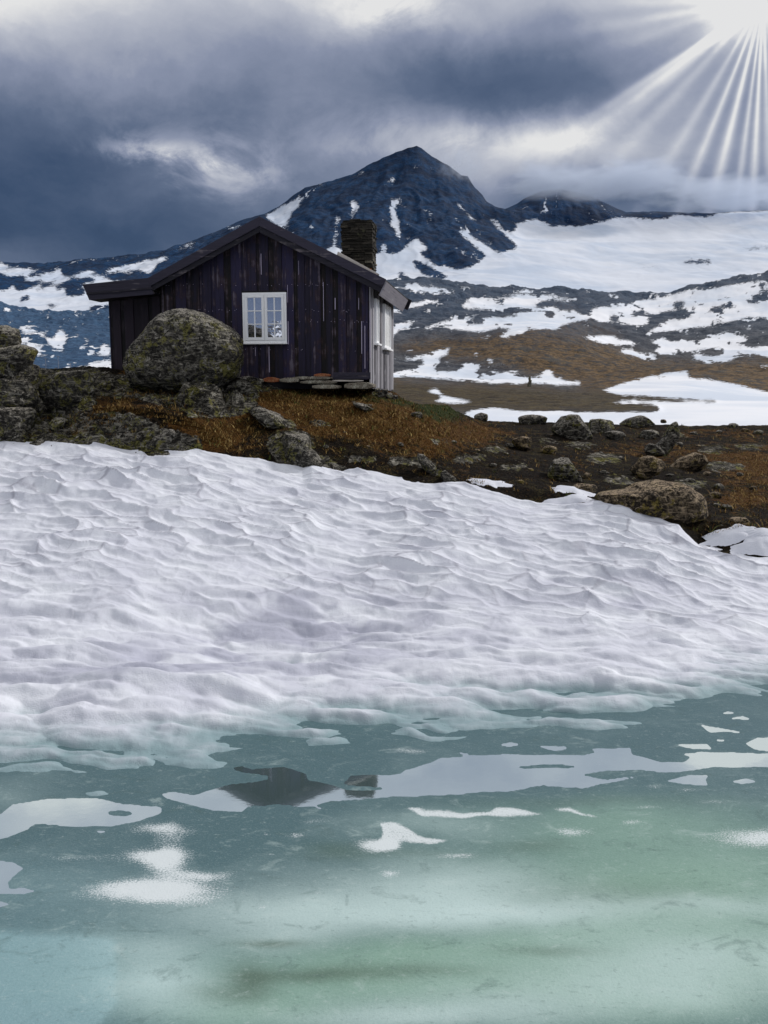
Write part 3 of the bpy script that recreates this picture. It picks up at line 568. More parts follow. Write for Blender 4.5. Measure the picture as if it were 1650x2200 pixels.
# ---------------------------------------------------------------- near ground and snow bank
SNOWTOP = [(-500, 940), (0, 945), (60, 948), (150, 947), (230, 955), (280, 963), (330, 966), (420, 968), (470, 972), (560, 985), (650, 1003), (670, 995), (720, 1008), (800, 1010), (850, 1022), (930, 1030), (960, 1030), (1010, 1040), (1060, 1050), (1120, 1072), (1150, 1078), (1200, 1084), (1300, 1078), (1340, 1080), (1400, 1110), (1460, 1120), (1500, 1165), (1550, 1180), (1600, 1192), (1650, 1197), (2200, 1240)]
WATEREDGE = [(-500, 1680), (0, 1655), (40, 1650), (100, 1640), (180, 1690), (310, 1700), (350, 1655), (480, 1640), (560, 1620), (650, 1600), (700, 1580), (800, 1588), (900, 1590), (1000, 1600), (1060, 1565), (1150, 1575), (1250, 1580), (1390, 1550), (1450, 1530), (1550, 1520), (1650, 1500), (2200, 1460)]
def bank_y(s):
    Yt = np.interp(s, [-.5, -.35, 0, .25, .43, .6], [16.8, 16.6, 16.0, 14.6, 13.4, 13.0]); zt = CAM_H + Yt * curve(SNOWTOP)(s)
    return Yt, zt
def ground_ctrl(s):
    Yt, zt = bank_y(s)
    g19 = curve([(-500, 862), (0, 868), (160, 866), (230, 846), (300, 834), (420, 830), (520, 838), (580, 852), (640, 860), (700, 863), (800, 868), (900, 905), (1000, 962), (1200, 1010), (1400, 1040), (1650, 1056), (2200, 1080)])(s)
    cr = curve([(-500, 792), (0, 798), (90, 796), (160, 796), (236, 799), (300, 806), (400, 815), (520, 823), (700, 834), (800, 838), (843, 842), (870, 857), (905, 866), (930, 866), (960, 874), (1000, 890), (1030, 902), (1100, 905), (1180, 907), (1320, 912), (1450, 914), (1650, 916), (2200, 922)])(s)
    Yc = np.interp(s, [-.6, -.31, -.2, -.01, .01, .05, .12, .6], [21, 21, 21, 21.5, 22.5, 24, 30, 33])
    zc = CAM_H + Yc * cr
    gl = curve([(-500, 930), (0, 925), (150, 925), (165, 895), (200, 872), (260, 868), (330, 878), (420, 905), (470, 935), (520, 960), (2200, 1200)])(s); lin = zt - .05 + (CAM_H + 19 * g19 - zt + .05) * .45 / (19 - Yt)
    zl = np.maximum(CAM_H + (Yt + .45) * gl, lin); zl = np.minimum(zl, CAM_H + 19 * g19 - .02)
    cy = np.array([Yt - 3, Yt, Yt + .45, np.full(len(s), 19.0), Yc, Yc + 5.5, Yc + 11, np.full(len(s), 70.)])
    back = np.interp(s, [-.4, -.3, 0, .03], [.5, .05, .05, .6])
    cz = np.array([zt - 1.6, zt - .05, zl, CAM_H + 19 * g19, zc, zc - back, zc - back - 1.6, np.full(len(s), -.8)])
    return cy, cz
def ground_z(X, Y):
    X, Y = np.atleast_1d(np.asarray(X, float)), np.atleast_1d(np.asarray(Y, float)); s = X / Y
    cy, cz = ground_ctrl(s)
    z = np.array([np.interp(Y[i], cy[:, i], cz[:, i]) for i in range(len(Y))])
    return z
def ground_noise(X, Y):
    return fbm(X / 1.9, Y / 1.9, 0, 5, 81) * .16 + fbm(X / .35, Y / .35, 0, 3, 86) * .035
def hit(px, py):
    s, e = se(px, py); Y = np.arange(11, 60, .03)
    z = ground_z(s * Y, Y) + ground_noise(s * Y, Y) * .6; w = np.nonzero(z >= CAM_H + e * Y)[0]
    y = Y[w[0]] if len(w) else 30.0
    return Vector((s * y, y, CAM_H + e * y))
def ground_masks():
    o = Mask()
    for x, y, rx, ry, a in ((250, 870, 130, 40, .55), (450, 930, 110, 40, .6), (420, 960, 90, 30, .35), (130, 910, 60, 30, .6), (150, 955, 60, 20, .5), (620, 850, 110, 30, .9), (700, 890, 150, 40, .7), (820, 900, 130, 40, .7), (930, 930, 130, 35, .45), (870, 975, 160, 35, .3), (1030, 935, 110, 25, .35), (1620, 1010, 80, 60, .6), (1480, 980, 120, 25, .35), (1330, 965, 120, 15, .35), (1520, 930, 200, 14, .35), (1250, 1000, 60, 20, .2), (1600, 1075, 70, 25, .4), (1010, 1040, 80, 14, .4), (290, 800, 40, 12, .8), (900, 830, 80, 30, .3), (760, 850, 60, 14, .4), (500, 830, 40, 14, .4)): o.blob(x, y, rx, ry, a)
    g = Mask()
    for x, y, rx, ry, a in ((950, 880, 60, 20, 1.0), (890, 862, 60, 14, .7), (800, 852, 60, 10, .5), (110, 800, 30, 16, .8), (560, 838, 40, 10, .4), (720, 862, 120, 10, .35), (640, 845, 60, 8, .4), (960, 905, 90, 10, .35), (1500, 925, 160, 8, .3)): g.blob(x, y, rx, ry, a)
    r = Mask()
    for x, y, rx, ry in ((1100, 1002, 36, 7), (1300, 985, 44, 8), (1480, 1042, 50, 9), (1560, 1002, 46, 9), (1250, 955, 36, 6), (1010, 985, 40, 9), (870, 992, 40, 9), (1610, 962, 36, 6), (780, 985, 46, 10), (1385, 1068, 30, 5), (1440, 935, 40, 5), (1180, 945, 34, 5), (1060, 965, 30, 6), (1530, 965, 40, 6), (1330, 1030, 40, 7), (940, 950, 30, 6), (690, 905, 34, 6)): r.dot(x, y, rx, ry, .85)
    r.poly([(-80, 790), (90, 790), (200, 790), (262, 800), (400, 812), (540, 815), (560, 850), (540, 890), (440, 900), (300, 860), (215, 850), (190, 905), (430, 935), (445, 985), (-80, 985)], .75)
    r.poly([(585, 929), (661, 930), (668, 973), (719, 995), (770, 1010), (657, 1004), (610, 990), (580, 972)]).poly([(534, 882), (560, 878), (640, 915), (630, 922), (560, 905)]).poly([(160, 900), (240, 880), (400, 930), (430, 972), (170, 960)]).poly([(370, 825), (470, 822), (530, 850), (520, 890), (400, 900)])
    r.poly([(493, 810), (560, 815), (640, 840), (560, 838)]).poly([(755, 862), (810, 880), (800, 884), (750, 868)]).poly([(893, 975), (940, 1005), (980, 1030), (960, 1036), (900, 1000)]).blur(3, 2)
    return o, g, r
OM, GM, RM = ground_masks()
def build_ground():
    s = np.concatenate([np.linspace(-1.5, -.5, 120)[:-1], np.linspace(-.5, .5, 800), np.linspace(.5, 1.5, 120)[1:]]); tt = np.concatenate([np.linspace(0, 1, 40)[:-1], np.linspace(1, 2, 50)[:-1], np.linspace(2, 3, 130)[:-1], np.linspace(3, 4, 130)[:-1], np.linspace(4, 5, 20)[:-1], np.linspace(5, 6, 10)[:-1], np.linspace(6, 7, 10)])
    cy, cz = ground_ctrl(s); Yg = np.empty((len(tt), len(s)))
    for c in range(len(s)): Yg[:, c] = np.interp(tt, np.arange(8), cy[:, c])
    Z = interp_rows(Yg, cy, cz); X = np.meshgrid(s, tt)[0] * Yg
    px, py = proj(X, Yg, Z); rk = np.clip(RM.at(px, py), 0, 1)
    a1, a2, idb = worley(X / .85 + fbm(X, Yg, 0, 2, 93) * .3, Yg / .55, 9); b1, b2, idc = worley(X / .33, Yg / .25, 12)
    blk = (idb - .35) * .55 * sstep(a2 - a1, .0, .22) + (idc - .4) * .16 * sstep(b2 - b1, 0, .2) - .1; left = sstep(px, 600, 520) * rk * sstep(Yg, 16.2, 17) * sstep(Yg, 20.4, 19.2)
    Z = Z + ground_noise(X, Yg) + rk * (.05 + .12 * (fbm(X / .5, Yg / .25, 0, 4, 91, .55, True) - .2)) + left * blk + fbm(X / .12, Yg / .12, 0, 2, 95) * .02
    px, py = proj(X, Yg, Z); wx = fbm(X / .8, Yg / .8, 0, 4, 97) * 26; wy = fbm(X / .8, Yg / .8, 4, 4, 99) * 14
    at = {'orange': OM.at(px + wx, py + wy), 'green': GM.at(px + wx, py + wy), 'rock': RM.at(px + wx, py + wy)}
    grid_obj('ground', X, Yg, Z, M['ground'], at)
build_ground()
def build_bank():
    s = np.concatenate([np.linspace(-1.5, -.5, 160)[:-1], np.linspace(-.5, .5, 840), np.linspace(.5, 1.5, 160)[1:]]); Yt, zt = bank_y(s); Y0 = CAM_H / -curve(WATEREDGE)(s); sm_ = lambda a, k: np.convolve(np.convolve(np.pad(a, 2 * k, mode='edge'), np.ones(2 * k + 1) / (2 * k + 1), 'valid'), np.ones(2 * k + 1) / (2 * k + 1), 'valid'); Y0 = sm_(Y0, 28); zs_ = sm_(zt, 45)
    t = np.concatenate([np.linspace(-.16, 1.0, 560), np.linspace(1.004, 1.14, 26)])
    T, S = np.meshgrid(t, s, indexing='ij'); Yg = Y0 + (Yt - Y0) * T; X = S * Yg
    u = np.clip(T, 0, 1); z0 = (zs_ + (zt - zs_) * sstep(T, .86, 1.0)) * (.35 * u + .65 * u ** 1.55)
    z0 = np.where(T < 0, T * 1.1, z0)
    px, py = proj(X, Yg, np.maximum(z0, 0))
    # broad hollow and swells of the drift
    z0 = z0 - .24 * np.exp(-((px - 560) / 330) ** 2 - ((py - 1340) / 60) ** 2) + .10 * np.exp(-((px - 350) / 300) ** 2 - ((py - 1475) / 40) ** 2) - .12 * np.exp(-((px - 1330) / 220) ** 2 - ((py - 1290) / 40) ** 2)
    z0 = z0 + fbm(X / 2.4, Yg / 1.8, 0, 3, 101) * .10 * sstep(T, .0, .25)
    # sun cups: cells stretched along lines that run down to the right
    wx = fbm(X / .7, Yg / .7, 0, 3, 111) * .34; wy = fbm(X / .7, Yg / .7, 7, 3, 115) * .22
    Xw, Yw = X + wx, Yg + wy
    def cells(ang, la, lb, sa, sb, seed):
        a = Xw * math.cos(ang) - Yw * math.sin(ang); b = Xw * math.sin(ang) + Yw * math.cos(ang)
        return worley(a / la, b / lb, seed), worley(a / sa + 9, b / sb + 4, seed + 2)
    (f1, f2, idn), (g1, g2, idm) = cells(.38, .92, .27, .36, .14, 3)
    edge = f2 - f1; edge2 = g2 - g1; lowf = fbm(X / 1.6, Yg / 1.6, 0, 2, 118)
    cup = np.minimum(f1, 1.0) ** 1.5 * .14 * (1 + lowf) + g1 ** 1.5 * .04 * (.4 + idn) + (idn - .5) * .022 * np.clip(edge * 3, 0, 1)
    # at the water the crests melt into rounded mounds
    (h1, h2, idh), (k1_, k2_, idk) = cells(.10, 1.0, .28, .45, .15, 21)
    mel = sstep(T, .60, .22); rnd = -.085 * h1 ** 1.4 - .025 * k1_ ** 1.4 + .085 * fbm(Xw / .95, Yw / .32, 0, 3, 121) + .06
    dz = cup * (1 - mel) + rnd * mel * 1.35 * sstep(T, -.14, .03) - .06
    Z = z0 + dz * (1 - .35 * sstep(T, .85, 1.0)) + fbm(X / .09, Yg / .09, 0, 2, 131) * .006
    Z = np.where(T > 1, Z - (T - 1) * 9, Z)
    dirt_shade = (sstep(edge, .09, .01) * 1.0 + sstep(edge2, .06, .01) * .35 * (idn > .45)) * (1 - mel) * sstep(lowf, -.5, .3)
    hollow = np.exp(-((px - 640) / 260) ** 2 - ((py - 1320) / 70) ** 2) * .22 * sstep(fbm(X / .5, Yg / .3, 0, 4, 141), -.1, .35)  # shade of the broad hollow painted in, added to the dirt lines
    gy = (1.0 * np.exp(-((px - 660) / 330) ** 2 - ((py - 1330) / 75) ** 2) + .8 * np.exp(-((px - 330) / 330) ** 2 - ((py - 1430) / 60) ** 2) + .5 * np.exp(-((px - 1330) / 200) ** 2 - ((py - 1270) / 50) ** 2) + .35) * sstep(fbm(Xw / .8, Yw / .4, 0, 4, 143), -.35, .3)  # hollow shade and grimy snow painted together as grey
    wet = sstep(Z + fbm(X / .25, Yg / .25, 0, 3, 147) * .05, .15, -.01)
    grid_obj('snow_bank', X, Yg, Z, M['snow'], {'dirt_shade': np.clip(dirt_shade + hollow, 0, 1), 'wet': wet * .95, 'grey': np.clip(gy, 0, 1)})
build_bank()
# ---------------------------------------------------------------- lake ice with melt puddles
def build_lake():
    P = Mask(); z3 = ((0, 1480), 2.0); z4 = ((825, 1480), 2.0)
    draw(P, z3, [[(-10,545),(60,495),(200,475),(400,468),(500,490),(560,495),(690,510),(690,535),(600,570),(480,590),(300,592),(150,580),(120,605),(40,635),(-10,648)], [(-10,738),(60,742),(100,770),(30,830),(40,862),(100,858),(155,870),(110,880),(-10,882)], [(-10,912),(50,925),(-10,940)], [(400,608),(470,611),(430,622)], [(1345,505),(1390,512),(1370,518)],
        [(695,450),(740,440),(830,455),(960,415),(1080,402),(1150,388),(1150,372),(1060,362),(1010,350),(1005,340),(1040,330),(1080,345),(1220,338),(1310,365),(1320,390),(1380,405),(1500,435),(1670,435),(1670,465),(1400,485),(1350,505),(1270,505),(1180,498),(1060,505),(1040,525),(930,528),(860,510),(720,472)], [(1475,410),(1510,368),(1670,370),(1670,422),(1600,420),(1530,416)]])
    draw(P, z4, [[(-10,375),(80,360),(100,345),(200,320),(240,300),(420,285),(860,280),(910,270),(880,258),(1060,255),(1070,285),(1180,312),(1290,315),(1320,290),(1270,275),(1430,268),(1670,280),(1670,340),(1400,340),(1250,360),(1190,358),(1100,350),(960,355),(850,370),(960,393),(1060,380),(1180,360),(1000,400),(850,425),(680,415),(540,440),(300,455),(-10,465)],
        [(1555,235),(1600,212),(1670,206),(1670,272),(1590,262)], [(1360,152),(1390,158),(1560,190),(1400,185)], [(1405,215),(1500,220),(1440,227)], [(1245,237),(1390,240),(1410,260),(1300,255)], [(650,247),(780,245),(790,255),(735,267)], [(1470,128),(1540,115),(1585,135)], [(1210,395),(1310,370),(1400,370),(1380,390),(1390,415),(1290,410)], [(1490,400),(1560,385),(1610,400),(1540,410)],
        [(1435,105),(1480,95),(1530,105)], [(20,348),(60,344),(90,348)], [(270,265),(390,285),(340,285)]])
    P.dot(538, 240, 38, 9, 1, *z4); P.dot(515, 535, 55, 12, 0, *z3); P.dot(700, 335, 130, 9, 0, *z4)
    P.blur(1, 1)
    D = Mask()
    for z, l in ((z3, ((690, 600, 140, 28, .8), (720, 650, 80, 30, .45), (690, 715, 150, 34, .95), (720, 760, 85, 45, .9), (700, 850, 260, 42, .95), (880, 800, 130, 20, .7), (560, 880, 280, 40, .55), (780, 910, 220, 35, .5), (1265, 630, 55, 13, .7), (1620, 665, 100, 28, 1.1), (330, 720, 170, 16, .42), (1350, 570, 90, 13, .42), (1165, 715, 22, 6, .8), (1120, 620, 20, 4, .8), (780, 515, 34, 12, .6), (1130, 935, 26, 9, .7), (1375, 872, 20, 8, .6))),
                 (z4, ((20, 670, 42, 30, 1.0), (300, 720, 95, 11, .75), (30, 795, 55, 14, .8), (815, 612, 80, 20, .75), (1060, 577, 70, 12, .6), (1130, 507, 70, 8, .6), (1410, 491, 80, 9, .6), (1310, 434, 65, 8, .65), (1160, 412, 60, 8, .6), (1620, 640, 230, 44, .9), (100, 265, 90, 12, .7), (350, 240, 80, 8, .4), (430, 690, 30, 4, .6), (1600, 420, 60, 6, .5)))):
        for x, y, rx, ry, a in l: D.blob(x, y, rx, ry, a, *z)
    draw(D, z4, [[(85,512),(250,520),(430,525),(470,510),(560,515),(690,545),(500,545),(300,550),(160,545)], [(685,512),(800,515),(945,550),(830,540)], [(-20,575),(60,575),(140,625),(280,655),(210,668),(100,655),(-20,640)]], .95)
    D.blur(1, 2)
    Gr, Li, Cy, Mu = Mask(), Mask(), Mask(), Mask()
    for x, y, rx, ry, a in ((1450, 1880, 500, 120, .9), (900, 2090, 600, 90, 1.0), (1500, 2080, 400, 150, .8), (1300, 1760, 300, 50, .4), (500, 2170, 200, 60, .6)): Gr.blob(x, y, rx, ry, a)
    for x, y, rx, ry, a in ((700, 1950, 360, 50, .75), (980, 1900, 260, 50, .5), (1080, 1975, 260, 32, .35), (1560, 1950, 170, 26, .4), (1500, 2060, 330, 50, .55), (1350, 2130, 350, 44, .5), (340, 2110, 130, 60, .75), (620, 2010, 160, 30, .3), (300, 2030, 140, 30, .3), (900, 2170, 320, 30, .6), (1250, 1960, 300, 40, .4), (40, 1700, 80, 40, .2), (920, 1770, 140, 30, .3)): Li.blob(x, y, rx, ry, a)
    Cy.poly([(-10, 2006), (100, 2012), (180, 2016), (250, 2022), (242, 2062), (246, 2085), (236, 2130), (250, 2150), (200, 2210), (-10, 2210)]).blur(5, 2); Cy.blob(120, 2100, 330, 140, .55); Cy.blob(60, 1900, 260, 60, .25)
    for x, y, rx, ry, a in ((590, 2023, 70, 9, .8), (540, 2100, 50, 40, .75), (680, 2092, 140, 16, .85), (900, 2090, 130, 14, .5), (1180, 2048, 100, 12, .5), (480, 2130, 80, 22, .5), (1310, 1918, 240, 40, .35), (715, 1825, 60, 18, .5), (1140, 1815, 90, 16, .4), (820, 1840, 160, 12, .3), (1250, 1720, 300, 14, .25)): Mu.blob(x, y, rx, ry, a)
    s = np.concatenate([np.linspace(-3, -.55, 110)[:-1], np.linspace(-.55, .55, 900), np.linspace(.55, 3, 110)[1:]]); pyr = np.concatenate([np.linspace(1380, 1460, 20)[:-1], np.linspace(1460, 2240, 640), np.linspace(2260, 3400, 30)])
    e = se(825, pyr)[1]; Yr = CAM_H / -e; S, Yg = np.meshgrid(s, Yr); X = S * Yg; Z = np.zeros_like(X)
    X = np.vstack([X, X[-1:] * 3.0]); Yg = np.vstack([Yg, np.full((1, len(s)), -20.)]); X[-1] = np.linspace(-40, 40, len(s)); Z = np.zeros_like(X)
    px, py = proj(X, np.maximum(Yg, .3), Z); w1 = fbm(X / .35, Yg / .35, 0, 4, 151); w2 = fbm(X / .35, Yg / .35, 5, 4, 155)
    big = fbm(X / 1.5, Yg / .9, 0, 4, 161) * 70; big2 = fbm(X / 1.5, Yg / .9, 6, 4, 165) * 60
    at = {'puddle': P.at(px + w1 * 9, py + w2 * 5), 'dust': D.at(px + w1 * 30, py + w2 * 12), 'green': np.clip(Gr.at(px + big, py + big2), 0, 1), 'light': Li.at(px + big, py + big2), 'cyan': np.clip(Cy.at(px + w1 * 8, py + w2 * 8), 0, 1), 'murk': np.clip(Mu.at(px + big * .5, py + big2 * .5), 0, 1)}
    grid_obj('lake', X, Yg, Z, M['lake'], at)
build_lake()
# ---------------------------------------------------------------- cabin
ALPHA = R(8)
Y_CORNER = 20.0
s0, e0 = se(797, 832)
c0 = Vector((float(s0) * Y_CORNER, Y_CORNER, CAM_H + float(e0) * Y_CORNER))
cabin = bpy.data.objects.new('cabin', None); C.objects.link(cabin); cabin.location = c0; cabin.rotation_euler = (0, 0, -ALPHA)
tag(cabin, 'dark indigo wooden cabin with stone chimney and white window on the rocky rise', 'cabin')
def to_local(px, py):
    s, e = se(px, py); d = Vector((float(s), 1.0, float(e))); o = Vector((0, 0, CAM_H)) - c0
    ca, sa = math.cos(ALPHA), math.sin(ALPHA)
    rot = lambda v: Vector((v.x * ca - v.y * sa, v.x * sa + v.y * ca, v.z))
    return rot(o), rot(d)
def on_front(px, py, d=0.0):
    o, v = to_local(px, py); k = (d - o.y) / v.y; p = o + v * k; return p.x, p.z
def on_side(px, py, x=0.0):
    o, v = to_local(px, py); k = (x - o.x) / v.x; p = o + v * k; return p.y, p.z
OV = .34                                             # gable overhang towards the lake
apex = on_front(557, 466, -OV); re = on_front(829, 601, -OV); le = on_front(304, 606, -OV)
rb = on_front(795, 631, -OV); lb = on_front(331, 632, -OV)
dep = on_side(843, 800)[0]                           # depth of the side wall
dep = max(2.8, min(dep, 4.5))
xl = on_front(348, 720)[0]; xll = on_front(236, 720, .2)[0]
slR = (re[1] - apex[1]) / (re[0] - apex[0]); slL = (le[1] - apex[1]) / (le[0] - apex[0])
def roof_z(x): return apex[1] + (slR * (x - apex[0]) if x > apex[0] else slL * (x - apex[0]))
def boards(mb, x0, x1, y, zlo, zhi, holes=(), wmin=.1, wmax=.21):
    """upright boards, every second one lapped over its neighbours, uneven at the foot"""
    x = x0; k = 0
    while x < x1 - .01:
        w = min(random.uniform(wmin, wmax), x1 - x)
        if x1 - x - w < .06: w = x1 - x
        over = k % 2; yy = y - (.024 if over else 0) - random.uniform(0, .006); lap = .018 if over else -.003
        xa, xb = x - lap, x + w + lap; gap = random.choice([0, 0, 0, .006]); tn = random.random() * (.65 if over else 1) + (.3 if over else 0)
        za = zlo(x) + random.uniform(-.015, .03); zb0, zb1 = zhi(xa), zhi(xb)
        ap = apex[0] if xa < apex[0] < xb else None
        top = [(xb - gap, zb1)] + ([(ap, zhi(ap))] if ap else []) + [(xa, zb0)]
        mb.prism([(xa, za), (xb - gap, za)] + top, yy, yy + .03, min(tn, 1))
        x += w; k += 1
zsill = on_front(650, 812)[1]; zbase = on_front(650, 824)[1]
w = MB(); boards(w, xl, 0.0, 0.0, lambda x: zbase + .02 if x < -1.0 else on_front(760, 816)[1], lambda x: roof_z(x) - .13)
for px, ya_, yb_ in ((694, 606, 690), (617, 612, 650), (618, 690, 740), (719, 640, 665), (776, 690, 760), (783, 700, 792), (794, 668, 770), (577, 745, 800), (548, 746, 765), (560, 545, 590), (770, 640, 665), (468, 690, 706), (641, 560, 590)):
    xa_, za_ = on_front(px, ya_, -.03); _, zb_ = on_front(px, yb_, -.03); w.box(xa_, xa_ + random.uniform(.008, .02), -.034, -.02, zb_, za_, 1.5)
for _ in range(110):                                      # nail heads in rows
    px = random.uniform(355, 790); yy_ = random.choice([612, 668, 752, 690]) + random.uniform(-3, 3)
    if 510 < px < 625 and 620 < yy_ < 745: continue
    xa_, za_ = on_front(px, yy_, -.03); w.box(xa_, xa_ + .012, -.036, -.02, za_, za_ + .012, 1.5)
wall_front = w.build('gable_wall', M['wall'], cabin, .003)
zl_top = on_front(240, 655, .2)[1]; zl_top2 = on_front(340, 640, .2)[1]
w = MB(); boards(w, xll, xl - .02, .22, lambda x: on_front(300, 812, .2)[1] - .15, lambda x: zl_top + (x - xll) / (xl - xll) * (zl_top2 - zl_top) + .12)
w.build('annex_wall', M['wall_dark'], cabin, .003)
def side_boards(mb, x, y0, y1, zlo, zhi, sgn, wmin=.1, wmax=.2, holes=()):
    y = y0; k = 0
    while y < y1 - .01:
        wd = min(random.uniform(wmin, wmax), y1 - y)
        if y1 - y - wd < .05: wd = y1 - y
        xx = x + sgn * ((.022 if k % 2 else 0) + random.uniform(0, .005)); lap = .016 if k % 2 else -.003
        segs = [(zlo(y) + random.uniform(-.03, .03), zhi)]
        for a, b in segs: mb.box(min(xx, xx - sgn * .03), max(xx, xx - sgn * .03), y - lap, y + wd + lap, a, b, random.random())
        y += wd; k += 1
zs0 = on_side(800, 834)[1]; zs1 = on_side(843, 839)[1]
zR = roof_z(.05) - .16
w = MB(); side_boards(w, .0, -.03, dep, lambda y: zs0 + (zs1 - zs0) * y / dep, zR, 1)
tag(w.build('side_wall', M['wall_grey'], cabin, .003), 'silver grey sunlit board wall facing sideways')
w = MB(); side_boards(w, xll, .2, dep, lambda y: -.2, zl_top + .1, -1)
boards(w, xll, 0.0, dep, lambda x: -.2, lambda x: (roof_z(x) - .13) if x > xl else zl_top + .1)
w.build('rear_wall', M['wall'], cabin)
b = MB(); x_a, z_a = on_front(716, 800, -.05); x_b, z_b = on_front(796, 814, -.05)
b.box(x_a, x_b, -.055, .0, z_b, z_a, .85); b.build('sill_beam', M['barge'], cabin, .004)
b = MB(); b.box(xl + .1, x_a - .01, -.012, .0, zbase - .12, zbase + .03, .1); b.build('foundation_strip', M['barge'], cabin, .004)  # dark strip filling the gap below the boards
# roof: two slopes plus the shallow annex slope, with thickness
TH = .09
def slope(mb, p, q, y0, y1, th, tone=.5):
    mb.prism([p, q, (q[0], q[1] - th), (p[0], p[1] - th)], y0, y1, tone)
r = MB(); ya, yb = -OV + .03, dep + .3
r.prism([le, apex, re, (re[0] - .04, re[1] - TH), (apex[0], apex[1] - TH * 1.12), (le[0] + .04, le[1] - TH)], ya, yb, .4)
al = on_front(177, 611, -OV); ar = on_front(318, 597, -OV)
roof = r.build('roof', M['roof'], cabin, .006)
r = MB(); r.prism([al, ar, (ar[0] + .25, ar[1] - .12), (al[0] + .03, al[1] - .08)], ya, yb, .4)
r.build('annex_roof', M['roof'], cabin, .006)
# barge boards: outer board and a second board set back beneath it
def rake(mb, p, q, drop0, drop1, y0, y1, cut=.0, tone=None):
    mb.prism([(p[0], p[1] - drop0), (q[0], q[1] - drop0), (q[0] - cut, q[1] - drop1 + cut * abs(slR) * 0), (p[0], p[1] - drop1)], y0, y1, tone)
b = MB()
nR = Vector((-(re[1] - apex[1]), 0, re[0] - apex[0])).normalized(); nR = -nR if nR.z > 0 else nR    # downwards normal of the right slope
def band(p, q, n, t0, t1, y0, y1, pin=None, tone=None):
    P = lambda a, t: (a[0] + n.x * t, a[1] + n.z * t)
    pts = [P(p, t0), P(q, t0), P(q, t1), P(p, t1)]
    if pin is not None:                                # mitre at the ridge
        vd = lambda t: (pin[0], pin[1] + t / n.z)
        pts[0], pts[3] = vd(t0), vd(t1)
    b.prism(pts, y0, y1, tone)
lenR = math.hypot(rb[0] - re[0], rb[1] - re[1])
nL = Vector((le[1] - apex[1], 0, -(le[0] - apex[0]))).normalized(); nL = -nL if nL.z > 0 else nL
t_mid, t_end = .17, .29
band(apex, re, nR, -.012, t_mid, -OV, -OV + .028, apex, .95); band(apex, le, nL, -.012, t_mid, -OV, -OV + .028, apex, .8)
b.build('barge_board', M['barge'], cabin, .004)
b = MB(); band(apex, re, nR, t_mid - .02, t_end, -OV + .035, -OV + .06, apex, .35); band(apex, le, nL, t_mid - .02, t_end * .95, -OV + .035, -OV + .06, apex, .3)
b.build('lower_barge_board', M['barge'], cabin, .004)
b = MB(); band(apex, (re[0] - .16, re[1] - slR * .16), nR, TH + .01, TH + .035, -OV + .065, -.03, apex, .05); band(apex, le, nL, TH + .01, TH + .035, -OV + .065, -.03, apex, .05)
b.build('soffit', M['barge'], cabin)
b = MB(); abl = on_front(192, 645, -OV); abr = on_front(330, 632, -OV)
b.prism([al, ar, abr, abl], -OV - .006, -OV + .022, .7); b.build('annex_barge_board', M['barge'], cabin, .004)
b = MB(); p1, p2 = on_front(178, 627, -OV), on_front(332, 610, -OV); b.prism([(abl[0] - .06, abl[1] + .16), (abr[0], abr[1] + .15), (abr[0], abr[1] + .11), (abl[0] - .05, abl[1] + .12)], -OV - .03, -OV - .008, .35)
b.build('batten', M['barge'], cabin, .003)
b = MB(); b.prism([(abl[0] + .02, abl[1] + .03), (abr[0], abr[1] + .05), (abr[0], abr[1] + .02), (abl[0] + .02, abl[1] + .0)], -OV + .03, .2, .1); b.build('annex_soffit', M['barge'], cabin)
# eave board on the sunny side and the far gable end sticking out past it
b = MB(); P1 = (re[0] - .015, re[1] - .03); P2 = (P1[0] + nR.x * lenR * .72, P1[1] + nR.z * lenR * .72); tq = (nR.z * -.03, nR.x * .03)
b.prism([P1, (P1[0] + .03, P1[1] - .015), (P2[0] + .03, P2[1] - .015), P2], -OV + .03, dep + .12, .6); tag(b.build('eave_board', M['fascia'], cabin, .004), 'pale grey weathered eave board')
b = MB(); far = Vector((re[0], 0, re[1])); b.prism([(apex[0], apex[1] + .01), (re[0] + .09, re[1] - .03), (re[0] - .02, re[1] - .28), (re[0] - .28, re[1] - .16), (apex[0], apex[1] - .3)], dep + .305, dep + .34, .2); b.build('rear_barge_board', M['barge'], cabin, .004)
# plank lying along the roof edge below the chimney
b = MB(); k1 = on_front(727, 541, -OV + .1); k2 = on_front(813, 588, -OV + .1); k3 = on_front(808, 594, -OV + .1); k4 = on_front(724, 551, -OV + .1)
b.prism([k1, k2, k3, k4], -OV + .04, -OV + .3, .8); tag(b.build('roof_plank', M['plank'], cabin, .004), 'pale bare plank lying along the roof edge')
